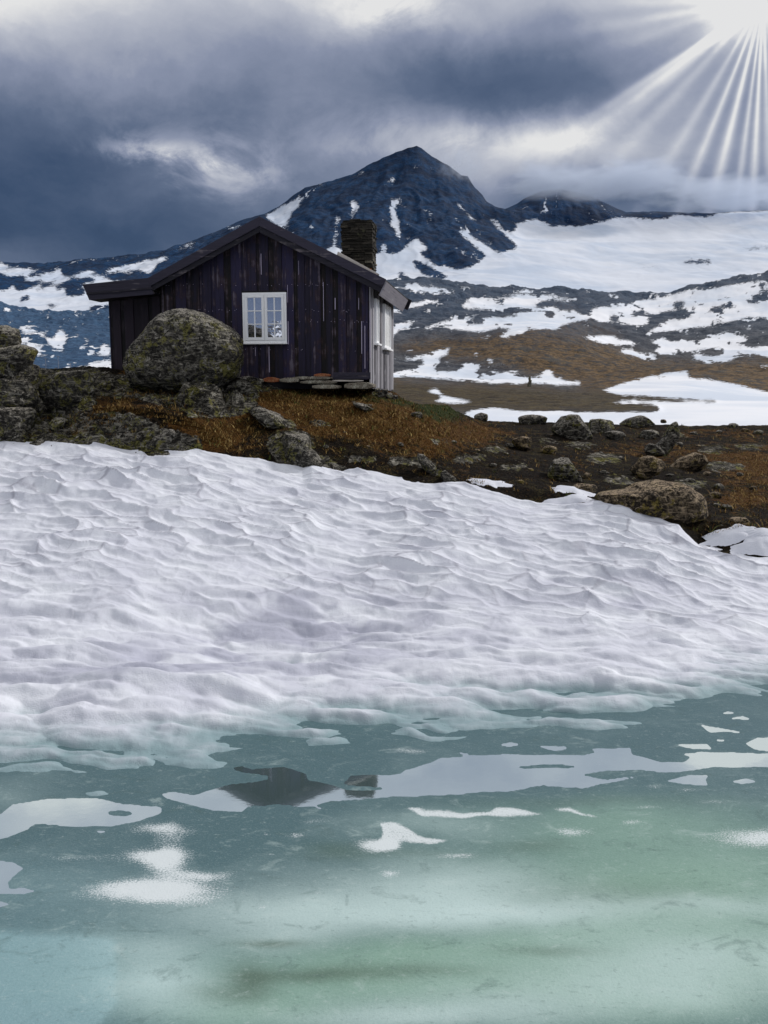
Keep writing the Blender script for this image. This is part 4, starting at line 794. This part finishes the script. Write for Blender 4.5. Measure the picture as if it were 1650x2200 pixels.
# chimney of dry slate courses
def build_chimney():
    y0 = 1.25; cxl, _ = on_front(736, 520, y0); cxr, _ = on_front(798, 520, y0); zt = on_front(766, 472, y0)[1]; zb = roof_z(cxr) - .3
    wdt = cxr - cxl; mb = MB(); z = zb; k = 0
    mb.box(cxl + .06, cxr - .06, y0 + .06, y0 + wdt - .06, zb, zt - .05, .1)
    while z < zt - .02:
        h = random.uniform(.035, .085); h = min(h, zt - z); fr = (z - zb) / (zt - zb); k += 1
        for side in range(4):
            a = 0
            while a < wdt - .03:
                L = min(random.uniform(.1, .34), wdt - a)
                if wdt - a - L < .08: L = wdt - a
                o = random.uniform(-.012, .03) + (.012 if .3 < fr < .97 else -.005)
                tone = random.random() ** 1.6 * (.92 if fr < .42 else .5)
                if side == 0: e = (cxl + a - (o if a == 0 else 0), cxl + a + L + (o if a + L > wdt - .01 else 0) - .004, y0 - o, y0 + .1)
                elif side == 1: e = (cxr - .1, cxr + o, y0 + a, y0 + a + L - .004)
                elif side == 2: e = (cxl - o, cxl + .1, y0 + a, y0 + a + L - .004)
                else: e = (cxl + a, cxl + a + L - .004, y0 + wdt - .1, y0 + wdt + o)
                if side == 0 and a > wdt * .6 and .2 < fr < .3: tone = .98
                mb.box(*e, z + .004, z + h - random.uniform(.003, .012), tone, .008)
                a += L
        z += h
    ch = mb.build('chimney', M['chimney'], cabin, .006)
    cp = MB(); a0 = on_front(749, 469, y0)[0]; a1 = on_front(773, 469, y0)[0]
    cp.box(a0, a1, y0 + .1, y0 + wdt - .12, zt - .03, zt + .035, .2, .006); cp.build('cap_stone', M['chimney'], ch, .006)
build_chimney()
# windows
def front_window():
    yf = -.06
    x0, z1 = on_front(520, 629, yf); x1, _ = on_front(614.5, 629, yf); _, z0 = on_front(568, 736, yf)
    mb = MB(); fw = .05
    for e in ((x0, x1, z1 - fw, z1), (x0, x0 + fw, z0, z1 - fw), (x1 - fw, x1, z0, z1 - fw), (x0 + fw, x1 - fw, z0, z0 + fw)): mb.box(e[0], e[1], yf, 0, e[2], e[3], .5)
    win = mb.build('window', M['white'], cabin, .004)
    tag(win, 'white twin casement window with six panes in each sash')
    xm = (x0 + x1) / 2
    for a, b2 in ((x0 + fw + .003, xm - .004), (xm + .004, x1 - fw - .003)):
        sb = MB(); st = .058; za, zb = z0 + fw + .003, z1 - fw - .003
        for e in ((a, b2, zb - st, zb), (a, b2, za, za + st * 1.1), (a, a + st, za + st * 1.1, zb - st), (b2 - st, b2, za + st * 1.1, zb - st)): sb.box(e[0], e[1], yf - .012, -.005, e[2], e[3], .5)
        gx0, gx1, gz0, gz1 = a + st, b2 - st, za + st * 1.1, zb - st; bw = .011
        gm = (gx0 + gx1) / 2; sb.box(gm - bw, gm + bw, yf - .004, -.02, gz0, gz1, .5)
        for q in (1, 2):
            zz = gz0 + (gz1 - gz0) * q / 3
            sb.box(gx0, gm - bw, yf - .004, -.02, zz - bw, zz + bw, .5); sb.box(gm + bw, gx1, yf - .004, -.02, zz - bw, zz + bw, .5)
        sb.build('sash', M['white'], win, .003)
        pb = MB(); pb.box(gx0 - .005, gx1 + .005, -.040, -.034, gz0 - .005, gz1 + .005, .5); pb.build('pane', M['pane'], win)
    sl = MB(); sl.box(x0 - .01, x1 + .01, yf - .035, -.002, z0 - .035, z0 - .002, .5); sl.build('window_sill', M['white'], win, .004)
    hd = MB(); hd.box(x0 - .01, x1 + .01, yf + .0, 0, z1 + .003, z1 + .04, .1); hd.build('window_head', M['barge'], win, .003)
front_window()
def side_window(pa, pb, pt, pbm, label):
    xf = .05
    y0, z1 = on_side(pa, pt, xf); y1, _ = on_side(pb, pt, xf); _, z0 = on_side(pa, pbm, xf)
    mb = MB(); fw = .06
    for e in ((y0, y1, z1 - fw, z1), (y0, y1, z0, z0 + fw), (y0, y0 + fw, z0 + fw, z1 - fw), (y1 - fw, y1, z0 + fw, z1 - fw)): mb.box(0, xf + .03, e[0], e[1], e[2], e[3], .5)
    win = mb.build('window', M['white'], cabin, .004); tag(win, label)
    g = MB(); g.box(.0, xf, y0 + fw, y1 - fw, z0 + fw, z1 - fw, .5); g.build('pane', M['curtain'], win)
    sl = MB(); sl.box(.0, xf + .08, y0 - .06, y1 + .06, z0 - .045, z0 - .002, .5); sl.build('window_sill', M['white'], win, .004)
side_window(806.5, 812.5, 641, 737, 'narrow white side window nearest the corner')
side_window(824.5, 838, 652, 747, 'wider white side window farther along the grey wall')
# ---------------------------------------------------------------- rocks
ICO = {}
def ico(sub):
    if sub not in ICO:
        bm = bmesh.new(); bmesh.ops.create_icosphere(bm, subdivisions=sub, radius=1)
        ICO[sub] = (np.array([v.co[:] for v in bm.verts]), np.array([[v.index for v in f.verts] for f in bm.faces])); bm.free()
    return ICO[sub]
def rock(name, label, outline, deep=.8, seed=1, rough=.12, sub=5, mat='rock', cat='rock', group=None, Y=None, strata=0.0, sharp=.8, sink=.3, kind=None, cuts=16, cl=.66):
    """a solid whose side seen from the lake has this outline, DEEP times as thick as it is wide, its foot set into the ground"""
    P = np.array(outline, float); cpx = (P[:, 0].min() + P[:, 0].max()) / 2; cpy = (P[:, 1].min() + P[:, 1].max()) / 2; wpx = np.ptp(P[:, 0])
    if Y is None:
        h = hit(cpx, P[:, 1].max() - 1); Y = h.y
    rad = wpx / 2 * Y / F; Yc = Y + rad * deep * .55
    s, e = se(P[:, 0], P[:, 1]); xs, zs = s * Yc, CAM_H + e * Yc
    cs, ce = se(cpx, cpy); cx, cz = float(cs) * Yc, CAM_H + float(ce) * Yc
    Q = np.stack([xs - cx, zs - cz], 1)
    ang = np.linspace(-math.pi, math.pi, 361); rr = np.zeros(361)
    for i, a in enumerate(ang):
        d = np.array([math.cos(a), math.sin(a)])
        for p, q in zip(Q, np.roll(Q, -1, 0)):
            ed = q - p; den = d[0] * ed[1] - d[1] * ed[0]
            if abs(den) < 1e-9: continue
            t = (p[0] * ed[1] - p[1] * ed[0]) / den; uu = (p[0] * d[1] - p[1] * d[0]) / den
            if t > 0 and -1e-6 <= uu <= 1 + 1e-6: rr[i] = max(rr[i], t)
    rr = np.convolve(np.pad(rr, 4, mode='wrap'), np.ones(9) / 9, 'valid')
    V, Fc = ico(sub); th = np.arctan2(V[:, 2], V[:, 0]); rho = np.hypot(V[:, 0], V[:, 2])
    Rr = np.interp(th, ang, rr); pr = rho ** sharp
    x = Rr * np.cos(th) * pr; z = Rr * np.sin(th) * pr; y = np.sign(V[:, 1]) * np.abs(V[:, 1]) ** sharp * rad * deep
    z = np.where(z < 0, z * (1 + sink) - sink * rad * .5 * (1 - rho), z)
    k = 1 / rad; m_ = rad
    q = (x * k * 1.4 + seed * 7.3, y * k * 1.4, z * k * 1.4)
    n = fbm(*q, 4, seed) * rough + (fbm(q[0] * 2.6, q[1] * 2.6, q[2] * 2.6, 4, seed + 5, .55, True) - .3) * rough * .55
    n = n + fbm(q[0] * 7, q[1] * 7, q[2] * 9, 3, seed + 13, .6, True) * rough * .16
    if strata: n = n + strata * (np.abs(((z * k * 2.6 + fbm(*q, 2, seed + 9) * .5 + x * k * .25) % 1) - .5) - .25)
    nv = np.stack([V[:, 0] * .8, V[:, 1], V[:, 2] * .8], 1)
    ext = np.array([np.ptp(x) / 2, np.ptp(y) / 2, np.ptp(z) / 2]); rs = np.random.RandomState(seed); Pq = np.stack([x, y, z], 1)
    for _ in range(cuts):
        nn = rs.normal(size=3); nn[1] = -abs(nn[1]) if rs.rand() < .65 else nn[1]; nn /= np.linalg.norm(nn); pr_ = Pq @ nn; lim = pr_.max() * rs.uniform(cl, .96)
        ov = np.maximum(pr_ - lim, 0); Pq = Pq - nn * (ov * .9)[:, None]
    x, y, z = Pq.T
    o = mesh_obj(name, np.stack([x, y, z], 1) + nv * (n * m_)[:, None], Fc, M[mat]); o.location = (cx, Yc, cz)
    tag(o, label, cat, group, kind); return o
def ell(x0, x1, y0, y1, n=16, sq=2.4, seed=0):
    rs = random.Random(seed * 31 + int(x0)); pts = []
    for i in range(n):
        a = 2 * math.pi * i / n; c_, s_ = math.cos(a), math.sin(a); j = 1 + rs.uniform(-.08, .05)
        pts.append(((x0 + x1) / 2 + (x1 - x0) / 2 * j * math.copysign(abs(c_) ** (2 / sq), c_), (y0 + y1) / 2 + (y1 - y0) / 2 * j * math.copysign(abs(s_) ** (2 / sq), s_)))
    return pts
rock('boulder', 'huge domed lichen boulder leaning against the cabin wall', [(268,800),(270,775),(276,752),(290,728),(306,710),(325,695),(350,676),(372,668),(396,665),(425,670),(450,680),(472,694),(492,708),(512,724),(523,738),(526,755),(523,785),(516,812),(490,832),(400,838),(300,832),(268,815)], .62, 3, .085, 6, strata=.06, Y=18.35, sink=.1, cuts=9, cl=.86)
rock('boulder', 'dark broken crag topping the rock stack at the edge of the picture', [(-60,700),(-10,699),(20,703),(38,716),(50,730),(52,742),(30,752),(-60,760)], .9, 5, .2, 5, Y=17.2, strata=.12)
rock('boulder', 'dark rounded block jutting out over the mossy ledge of the stack', [(-30,745),(14,744),(45,742),(66,747),(79,758),(80,770),(66,777),(20,780),(-30,780)], .8, 8, .12, 5, Y=17.0)
rock('boulder', 'layered green mossy rock in the middle of the stack', [(-60,775),(0,772),(50,770),(76,777),(88,795),(84,815),(50,822),(-60,826)], .8, 11, .13, 5, Y=17.1, strata=.1)
rock('boulder', 'grey layered slab above the lowest rock of the stack', [(-60,815),(20,815),(60,822),(82,838),(84,858),(60,870),(-60,872)], .8, 14, .12, 5, Y=16.9, strata=.16)
rock('boulder', 'rounded lichen rock at the foot of the stack touching the snow', [(-60,868),(0,865),(45,868),(68,880),(77,905),(74,930),(60,952),(-60,956)], .8, 17, .1, 5, Y=16.7)
rock('boulder', 'overhanging flat slab with black shadow underneath beside the stack', [(80,838),(100,818),(135,800),(175,795),(210,802),(214,822),(196,850),(160,868),(110,866),(82,858)], .8, 20, .1, 5, Y=17.6, strata=.1)
rock('rock', 'small dark rock in the grassy gap under the slab', ell(104,149,896,928,seed=3), .8, 23, .14, 4, Y=16.9)
rock('rock_outcrop', 'low pale lichen slab at the snow edge below the outcrop', [(296,968),(310,935),(345,918),(390,925),(425,950),(440,975),(360,985)], .8, 32, .1, 5, Y=16.5)
rock('rock_outcrop', 'pale speckled bedrock sheet running down to the snow', [(578,985),(584,935),(620,926),(660,930),(668,965),(700,985),(760,1006),(720,1018),(640,1012)], .9, 35, .08, 5, Y=16.3)
rock('rock_outcrop', 'striped rock ledge in the orange grass below the cabin', [(532,884),(556,876),(600,890),(638,914),(630,926),(580,915),(545,902)], 1.0, 38, .1, 5, strata=.1)
rock('rock_outcrop', 'long pale rock ledge beside the big boulder at the cabin foot', ell(490,566,810,836,seed=5), .7, 41, .1, 5, strata=.12)
RT = 'rock_tan'
rock('boulder', 'large grey lichen boulder on the skyline before the frozen lake', [(1184,935),(1186,912),(1200,897),(1225,891),(1245,893),(1262,906),(1270,922),(1268,940),(1225,944)], .9, 44, .12, 5)
rock('boulder', 'lower green boulder joined to the large grey one on the skyline', ell(1258,1322,900,932,seed=7), .9, 47, .12, 5)
rock('boulder', 'brown rounded boulder left of the large skyline boulder', ell(1112,1178,891,913,seed=9), .9, 50, .1, 4)
rock('boulder', 'flat topped grey boulder on the skyline before the standing stone', [(1328,913),(1350,900),(1380,893),(1400,897),(1410,913),(1370,918)], .9, 53, .1, 4)
rock('rock', 'small grey rock at the end of the green grass bank', ell(1018,1050,887,905,seed=2), .9, 56, .12, 4)
rock('standing_stone', 'tilted pointed stone blade standing among the brown heath', [(1398,972),(1406,955),(1428,940),(1437,918),(1448,906),(1455,906),(1459,925),(1458,942),(1440,962),(1425,978),(1408,980)], .5, 59, .09, 5, cat='stone', cuts=3, cl=.9, sharp=.7)
rock('boulder', 'tan angular block below the pointed stone blade', [(1348,1002),(1372,982),(1396,978),(1420,988),(1437,1000),(1410,1016),(1378,1032),(1366,1018)], .7, 62, .1, 5, RT)
rock('rock', 'grey stone slab lying against the foot of the stone blade', ell(1384,1430,950,982,seed=4), .8, 65, .12, 4)
rock('rock', 'round pinkish rock alone in the dark heath', ell(1099,1147,938,969,seed=6), .85, 68, .14, 5, RT)
rock('boulder', 'rugged grey rock with dark furrows above the snow edge', [(1168,1012),(1178,994),(1206,984),(1226,986),(1240,1010),(1250,1030),(1215,1034),(1180,1028)], .8, 71, .15, 5, strata=.06)
rock('boulder', 'sloping wedge of grey rock right of the tan block', [(1438,1004),(1465,986),(1500,972),(1522,974),(1528,988),(1500,1008),(1470,1012)], .8, 74, .12, 5, RT)
rock('boulder', 'largest flat cracked grey rock beside the snow', [(1274,1070),(1300,1060),(1345,1056),(1370,1044),(1420,1037),(1470,1040),(1500,1058),(1510,1075),(1530,1095),(1520,1108),(1450,1112),(1400,1108),(1360,1090),(1300,1082)], .6, 77, .07, 6, RT, strata=.08, sharp=.6, cuts=9, cl=.8)
rock('rock', 'low tan stone on black soil below the largest flat rock', ell(1566,1614,1112,1128,seed=8), .9, 80, .12, 4, RT)
rock('rock', 'flat reddish rock by a snow remnant', ell(1222,1287,1040,1060,seed=10), .8, 83, .1, 4, RT)
rock('rock', 'slanting pale rock rising from the heath at the snow edge', [(896,975),(915,978),(938,1004),(945,1022),(920,1014),(900,995)], .9, 86, .12, 4)
rock('rock', 'pale lichen rock dipping into the snow bank', [(938,1012),(958,1012),(982,1030),(980,1040),(950,1038)], .9, 89, .12, 4)
rock('rock', 'half buried dark flat rock behind the pointed stone blade', ell(1374,1420,924,944,seed=12), .9, 92, .12, 4)
rock('rock', 'pale rock tucked below the green skyline boulder', ell(1296,1342,926,946,seed=13), .9, 95, .12, 4)
rock('rock', 'mossy yellow stone on the bank below the cabin corner', ell(880,909,885,898,seed=14), .9, 98, .1, 4)
rock('rock', 'yellowish stone alone on the far heath edge', ell(1564,1590,909,919,seed=15), .9, 101, .1, 4)
rock('rock', 'long flat mossy ledge in the grass below the cabin corner', [(752,864),(775,866),(812,882),(806,888),(770,878)], 1.0, 104, .1, 4)
sp = [(1182,968,20),(1095,958,10),(1300,1018,14),(1260,1022,12),(1415,1010,12),(1440,1022,9),(1520,1018,10),(1480,1035,14),(1545,1045,12),(1535,1065,16),(1562,1090,14),(1540,1085,8),(1425,905,8),(1490,932,9),(1545,928,8),(1600,925,9),(1630,930,12),(1340,1028,11),(1140,1010,8),(1060,1000,9),(1085,975,8),(1025,968,7),(1330,985,10),(1290,975,8),(1620,1050,10),(1590,1020,9),(1460,955,10),(1500,960,8),(1240,965,9),(975,950,7),(1120,1035,9),(1385,1045,10),(860,955,8),(790,960,6),(740,930,6),(700,960,8),(840,925,6)]
for i, (x, y, r_) in enumerate(sp):
    rock('stone', 'small grey stone scattered loose among the brown heath plants', ell(x - r_, x + r_, y - r_ * .5, y + r_ * .45, 12, seed=i), .8, 120 + i, .14, 3, 'rock' if i % 3 else RT, 'stone', 'small loose stones scattered on the heath')
# stones and bricks laid along the foot of the cabin
def laid(name, label, x0, x1, y0, y1, d, mat, cat, thick=.3, group=None):
    xa, z1 = on_front(x0, y0, d); xb, _ = on_front(x1, y0, d); _, z0 = on_front((x0 + x1) / 2, y1, d)
    mb = MB(); L = xb - xa; n = max(2, int(L / .12)); rs = random.Random(int(x0 * 7 + y0))
    top, bot = [], []
    for i in range(n + 1):
        f = i / n; sh = .25 * (z1 - z0) if i in (0, n) else 0
        top.append((f * L, (z1 - z0) - sh - rs.uniform(0, .12) * (z1 - z0))); bot.append((f * L, rs.uniform(0, .1) * (z1 - z0) + sh * .6))
    mb.prism(bot + top[::-1], 0, thick, rs.uniform(.4, 1))
    o = mb.build(name, M[mat], None, .012)
    ca, sa = math.cos(-ALPHA), math.sin(-ALPHA)
    o.location = (c0.x + xa * ca - d * sa, c0.y + xa * sa + d * ca, c0.z + z0); o.rotation_euler = (0, 0, -ALPHA)
    tag(o, label, cat, group)
laid('brick', 'orange brick lying among flat stones under the window', 565, 599, 810, 822, -.32, 'brick', 'brick', .14)
laid('brick', 'dark red brick on top of the stacked slabs against the wall', 674, 709, 802, 810, -.2, 'brick', 'brick', .12)
laid('stone_slab', 'brownish flat stone next to the orange brick', 600, 641, 811, 822, -.34, 'slab', 'stone')
laid('stone_slab', 'long thin slab directly under the red brick', 628, 710, 808.5, 816, -.3, 'slab', 'stone')
laid('stone_slab', 'thick pale slab second from the top of the stack', 644, 719, 817, 825, -.36, 'slab', 'stone', .33)
laid('stone_slab', 'lowest grey slab of the stack sunk into the grass', 670, 727, 826, 836, -.45, 'slab', 'stone', .4)
laid('stone_slab', 'broad flat stone supporting the corner of the cabin', 739, 801, 821, 836, -.28, 'slab', 'stone', .5)
laid('stone_slab', 'low flat stone edging the grass left of the orange brick', 528, 566, 813, 823, -.34, 'slab', 'stone')
laid('loose_plank', 'thin pale plank leaning along the dark gap below the wall', 713, 781, 816, 820, -.12, 'plank', 'plank', .03)
for i, (x, y, r_) in enumerate([(806, 846, 9), (820, 848, 11), (836, 850, 11), (848, 853, 8), (828, 841, 8), (812, 838, 7)]):
    rock('stone', 'rubble stone piled under the grey corner of the cabin', ell(x - r_, x + r_, y - r_ * .55, y + r_ * .5, 10, seed=i + 40), .8, 170 + i, .14, 4, 'rock', 'stone', 'rubble stones under the cabin corner', Y=19.55)
# snow remnants on the dark soil
def snow_patch(label, x0, x1, y0, y1, seed):
    h = hit((x0 + x1) / 2, (y0 + y1) / 2); a0, a1 = hit(x0, (y0 + y1) / 2), hit(x1, (y0 + y1) / 2); near, far = hit((x0 + x1) / 2, y1), hit((x0 + x1) / 2, y0)
    rx = (a1.x - a0.x) / 2; ry = max((far.y - near.y) / 2, .15)
    t = np.linspace(0, 2 * math.pi, 49)[:-1]; rad = np.linspace(0, 1, 14); T_, R_ = np.meshgrid(t, rad)
    wob = 1 + .75 * fbm(np.cos(T_) * 1.6 + seed, np.sin(T_) * 1.6, 0, 3, seed)
    X = (a0.x + a1.x) / 2 + rx * R_ * wob * np.cos(T_); Y = (near.y + far.y) / 2 + ry * R_ * wob * np.sin(T_)
    Z = ground_z(X.ravel(), Y.ravel()).reshape(X.shape) + ground_noise(X, Y) + .05 * (1 - R_ ** 2) - .03 + .02 * fbm(X / .3, Y / .3, 0, 3, seed) + .03
    i = np.arange(T_.size).reshape(T_.shape); j = np.roll(i, -1, 1)
    f = np.stack([i[:-1], j[:-1], j[1:], i[1:]], -1).reshape(-1, 4)
    o = mesh_obj('snow_patch', np.stack([X, Y, Z], -1).reshape(-1, 3), f, M['snow'], None, {'dirt_shade': np.zeros(T_.size), 'wet': np.zeros(T_.size), 'grey': np.full(T_.size, .3)}); o['kind'] = 'structure'
for a in (('', 1008, 1100, 1034, 1048, 1), ('', 1184, 1266, 1047, 1062, 2), ('', 1140, 1300, 1066, 1090, 3), ('', 1580, 1720, 1146, 1158, 4), ('', 1500, 1640, 1150, 1158, 5), ('', 1560, 1690, 1166, 1180, 6)): snow_patch(*a)
# ---------------------------------------------------------------- grass
def grass(name, masks, n, hmin, hmax, mat, seed, boost=1.0):
    rs = np.random.RandomState(seed)
    px = rs.uniform(-60, 1710, n * 6); py = rs.uniform(795, 1190, n * 6)
    dens = np.clip(masks.at(px, py) * boost + fbm(px / 40, py / 18, 0, 3, seed) * .5, 0, 1); ok = rs.uniform(0, 1, n * 6) < dens * .8
    px, py = px[ok][:n], py[ok][:n]
    s, e = se(px, py); Y = np.full(len(px), np.nan)
    for yv in np.arange(14, 32, .06):
        z = ground_z(s * yv, np.full(len(s), yv)) + ground_noise(s * yv, np.full(len(s), yv)); newly = np.isnan(Y) & (z >= CAM_H + e * yv); Y[newly] = yv
    good = ~np.isnan(Y) & (CAM_H + e * Y > ground_z(s * 12, np.full(len(s), 12.))); s, Y = s[good], Y[good]; X = s * Y
    Yt = bank_y(s)[0]; k = Y > Yt + .15; X, Y = X[k], Y[k]; Z = ground_z(X, Y) + ground_noise(X, Y) - .02
    V, Fc, T = [], [], []; nb = 5
    m = len(X)
    for b_ in range(nb):
        a = rs.uniform(0, 6.283, m); h = rs.uniform(hmin, hmax, m) * rs.uniform(.5, 1, m); ln = rs.uniform(.3, 1.6, m) * h; w_ = rs.uniform(.004, .011, m) * (h / .1) ** .5; o = rs.uniform(0, 6.283, m)
        bx, by = X + np.cos(o) * .04, Y + np.sin(o) * .04; wx, wy = -np.sin(a) * w_, np.cos(a) * w_
        tipx, tipy = bx + np.cos(a) * ln, by + np.sin(a) * ln; mx_, my_ = bx + np.cos(a) * ln * .35, by + np.sin(a) * ln * .35
        pts = np.stack([np.stack([bx - wx, by - wy, Z], 1), np.stack([bx + wx, by + wy, Z], 1), np.stack([mx_ + wx * .7, my_ + wy * .7, Z + h * .6], 1), np.stack([mx_ - wx * .7, my_ - wy * .7, Z + h * .6], 1), np.stack([tipx, tipy, Z + h], 1)], 1)
        base = len(V) * m * 5 + np.arange(m)[:, None] * 5
        V.append(pts.reshape(-1, 3)); Fc.append(np.concatenate([base + [0, 1, 2], base + [0, 2, 3], base + [3, 2, 4]], 0)); T.append(np.repeat(rs.uniform(0, 1, m), 5))
    o = mesh_obj(name, np.concatenate(V), np.concatenate(Fc), M[mat], None, {'tone': np.concatenate(T)}, smooth=False); o['kind'] = 'stuff'; return o
grass('dry_grass', OM, 11000, .035, .11, 'dry_grass', 5, 1.0)
HM = Mask(); HM.a[:] = .33
grass('low_heath', HM, 9000, .02, .06, 'heath', 9, 1.0)
grass('green_grass', GM, 3000, .05, .13, 'green_grass', 6, 1.2)
# ---------------------------------------------------------------- far small things
def cairn():
    p = hill_hit(1138, 831, 200); k = p.y / F
    e = bpy.data.objects.new('cairn', None); C.objects.link(e); e.location = p; tag(e, 'small dark stone cairn on the low brown headland', 'cairn')
    z = -.2; rs = random.Random(4)
    for i, wd in enumerate((11, 10, 9, 7.5, 6.5, 5)):
        h = 4 * k * rs.uniform(.8, 1.2); V, Fc = ico(2); n = 1 + .25 * fbm(V[:, 0] * 2 + i, V[:, 1] * 2, V[:, 2] * 2, 2, i)
        o = mesh_obj('cairn_stone', V * n[:, None] * np.array([wd * k / 2, wd * k / 2, h * .68]), Fc, M['rock'], e); o.location = (rs.uniform(-1, 1) * k, 0, z + h / 2); z += h
cairn()
for (x, yb_, yt_), lab in (((99, 795, 768), 'thin grey pole nearest the rock stack in the valley'), ((126, 794, 764), 'tallest thin grey pole in the valley left of the cabin'), ((152, 792, 780), 'shortest thin grey pole in the valley nearest the cabin')):
    s, e = se(x, yb_); yv = 285.0; z0 = float(np.interp(yv, HR, HZ[:, int(np.argmin(abs(HS - s)))])); z0 = min(z0, CAM_H + float(e) * yv); zt = CAM_H + float(se(x, yt_)[1]) * yv
    root = bpy.data.objects.new('utility_pole', None); C.objects.link(root); root.location = (float(s) * yv, yv, z0); tag(root, lab, 'utility pole', 'utility poles in the valley')
    mb = MB(); r0 = .1; n = 8; H = zt - z0
    vs = [(r0 * (1 - .4 * q) * math.cos(i * math.tau / n), r0 * (1 - .4 * q) * math.sin(i * math.tau / n), H * q) for q in (0, 1) for i in range(n)]
    mb.add(vs, [(i, (i + 1) % n, n + (i + 1) % n, n + i) for i in range(n)] + [tuple(range(2 * n - 1, n - 1, -1))], .5); mb.build('shaft', M['steel'], root)
    cb = MB(); cb.box(-.45, .45, -.1, -.02, H - .35, H - .25, .5); cb.build('crossarm', M['steel'], root)

# ---------------------------------------------------------------- low cloud lying on the right-hand summit and drifting off the peak
def cloud(px, py, Y, rpx, rpy, depth, dens, seed, lo=.42, hi=.62):
    s, e = se(px, py); V, Fc = ico(4); k = Y / F
    o = mesh_obj('cloud', V, Fc, None); o.location = (float(s) * Y, Y, CAM_H + float(e) * Y); o.scale = (rpx * k, depth, rpy * k); o['kind'] = 'stuff'
    mt = bpy.data.materials.new('cloud_vapour'); mt.use_nodes = True; T = NT(mt.node_tree)
    co = obj_co(T); r2 = T.n('VectorMath', {0: co}, operation='LENGTH').outputs['Value']
    w = T.n('VectorMath', {0: T.n('VectorMath', {0: co, 1: (2.2, .8, 1.3)}, operation='MULTIPLY').outputs[0], 1: (seed * 3.1, seed, 0)}, operation='ADD').outputs[0]
    n = T.noise(w, 1.6, 5, .6, .3); fall = T.step(r2, 1.0, .25)
    d = T.m('MULTIPLY', T.step(T.m('ADD', n, T.m('MULTIPLY', T.m('SUBTRACT', fall, .6), .35)), lo, hi), T.m('MULTIPLY', fall, dens))
    v = T.n('VolumePrincipled', {'Color': (.74, .8, .9), 'Density': d, 'Anisotropy': .3})
    T.n('OutputMaterial', {'Volume': v.outputs[0]}); o.data.materials.clear(); o.data.materials.append(mt)
cloud(1290, 384, 2780, 340, 66, 200, .013, 1)
cloud(1560, 416, 2780, 270, 56, 200, .010, 4)
cloud(990, 352, 2820, 85, 62, 90, .010, 7, .46, .7)
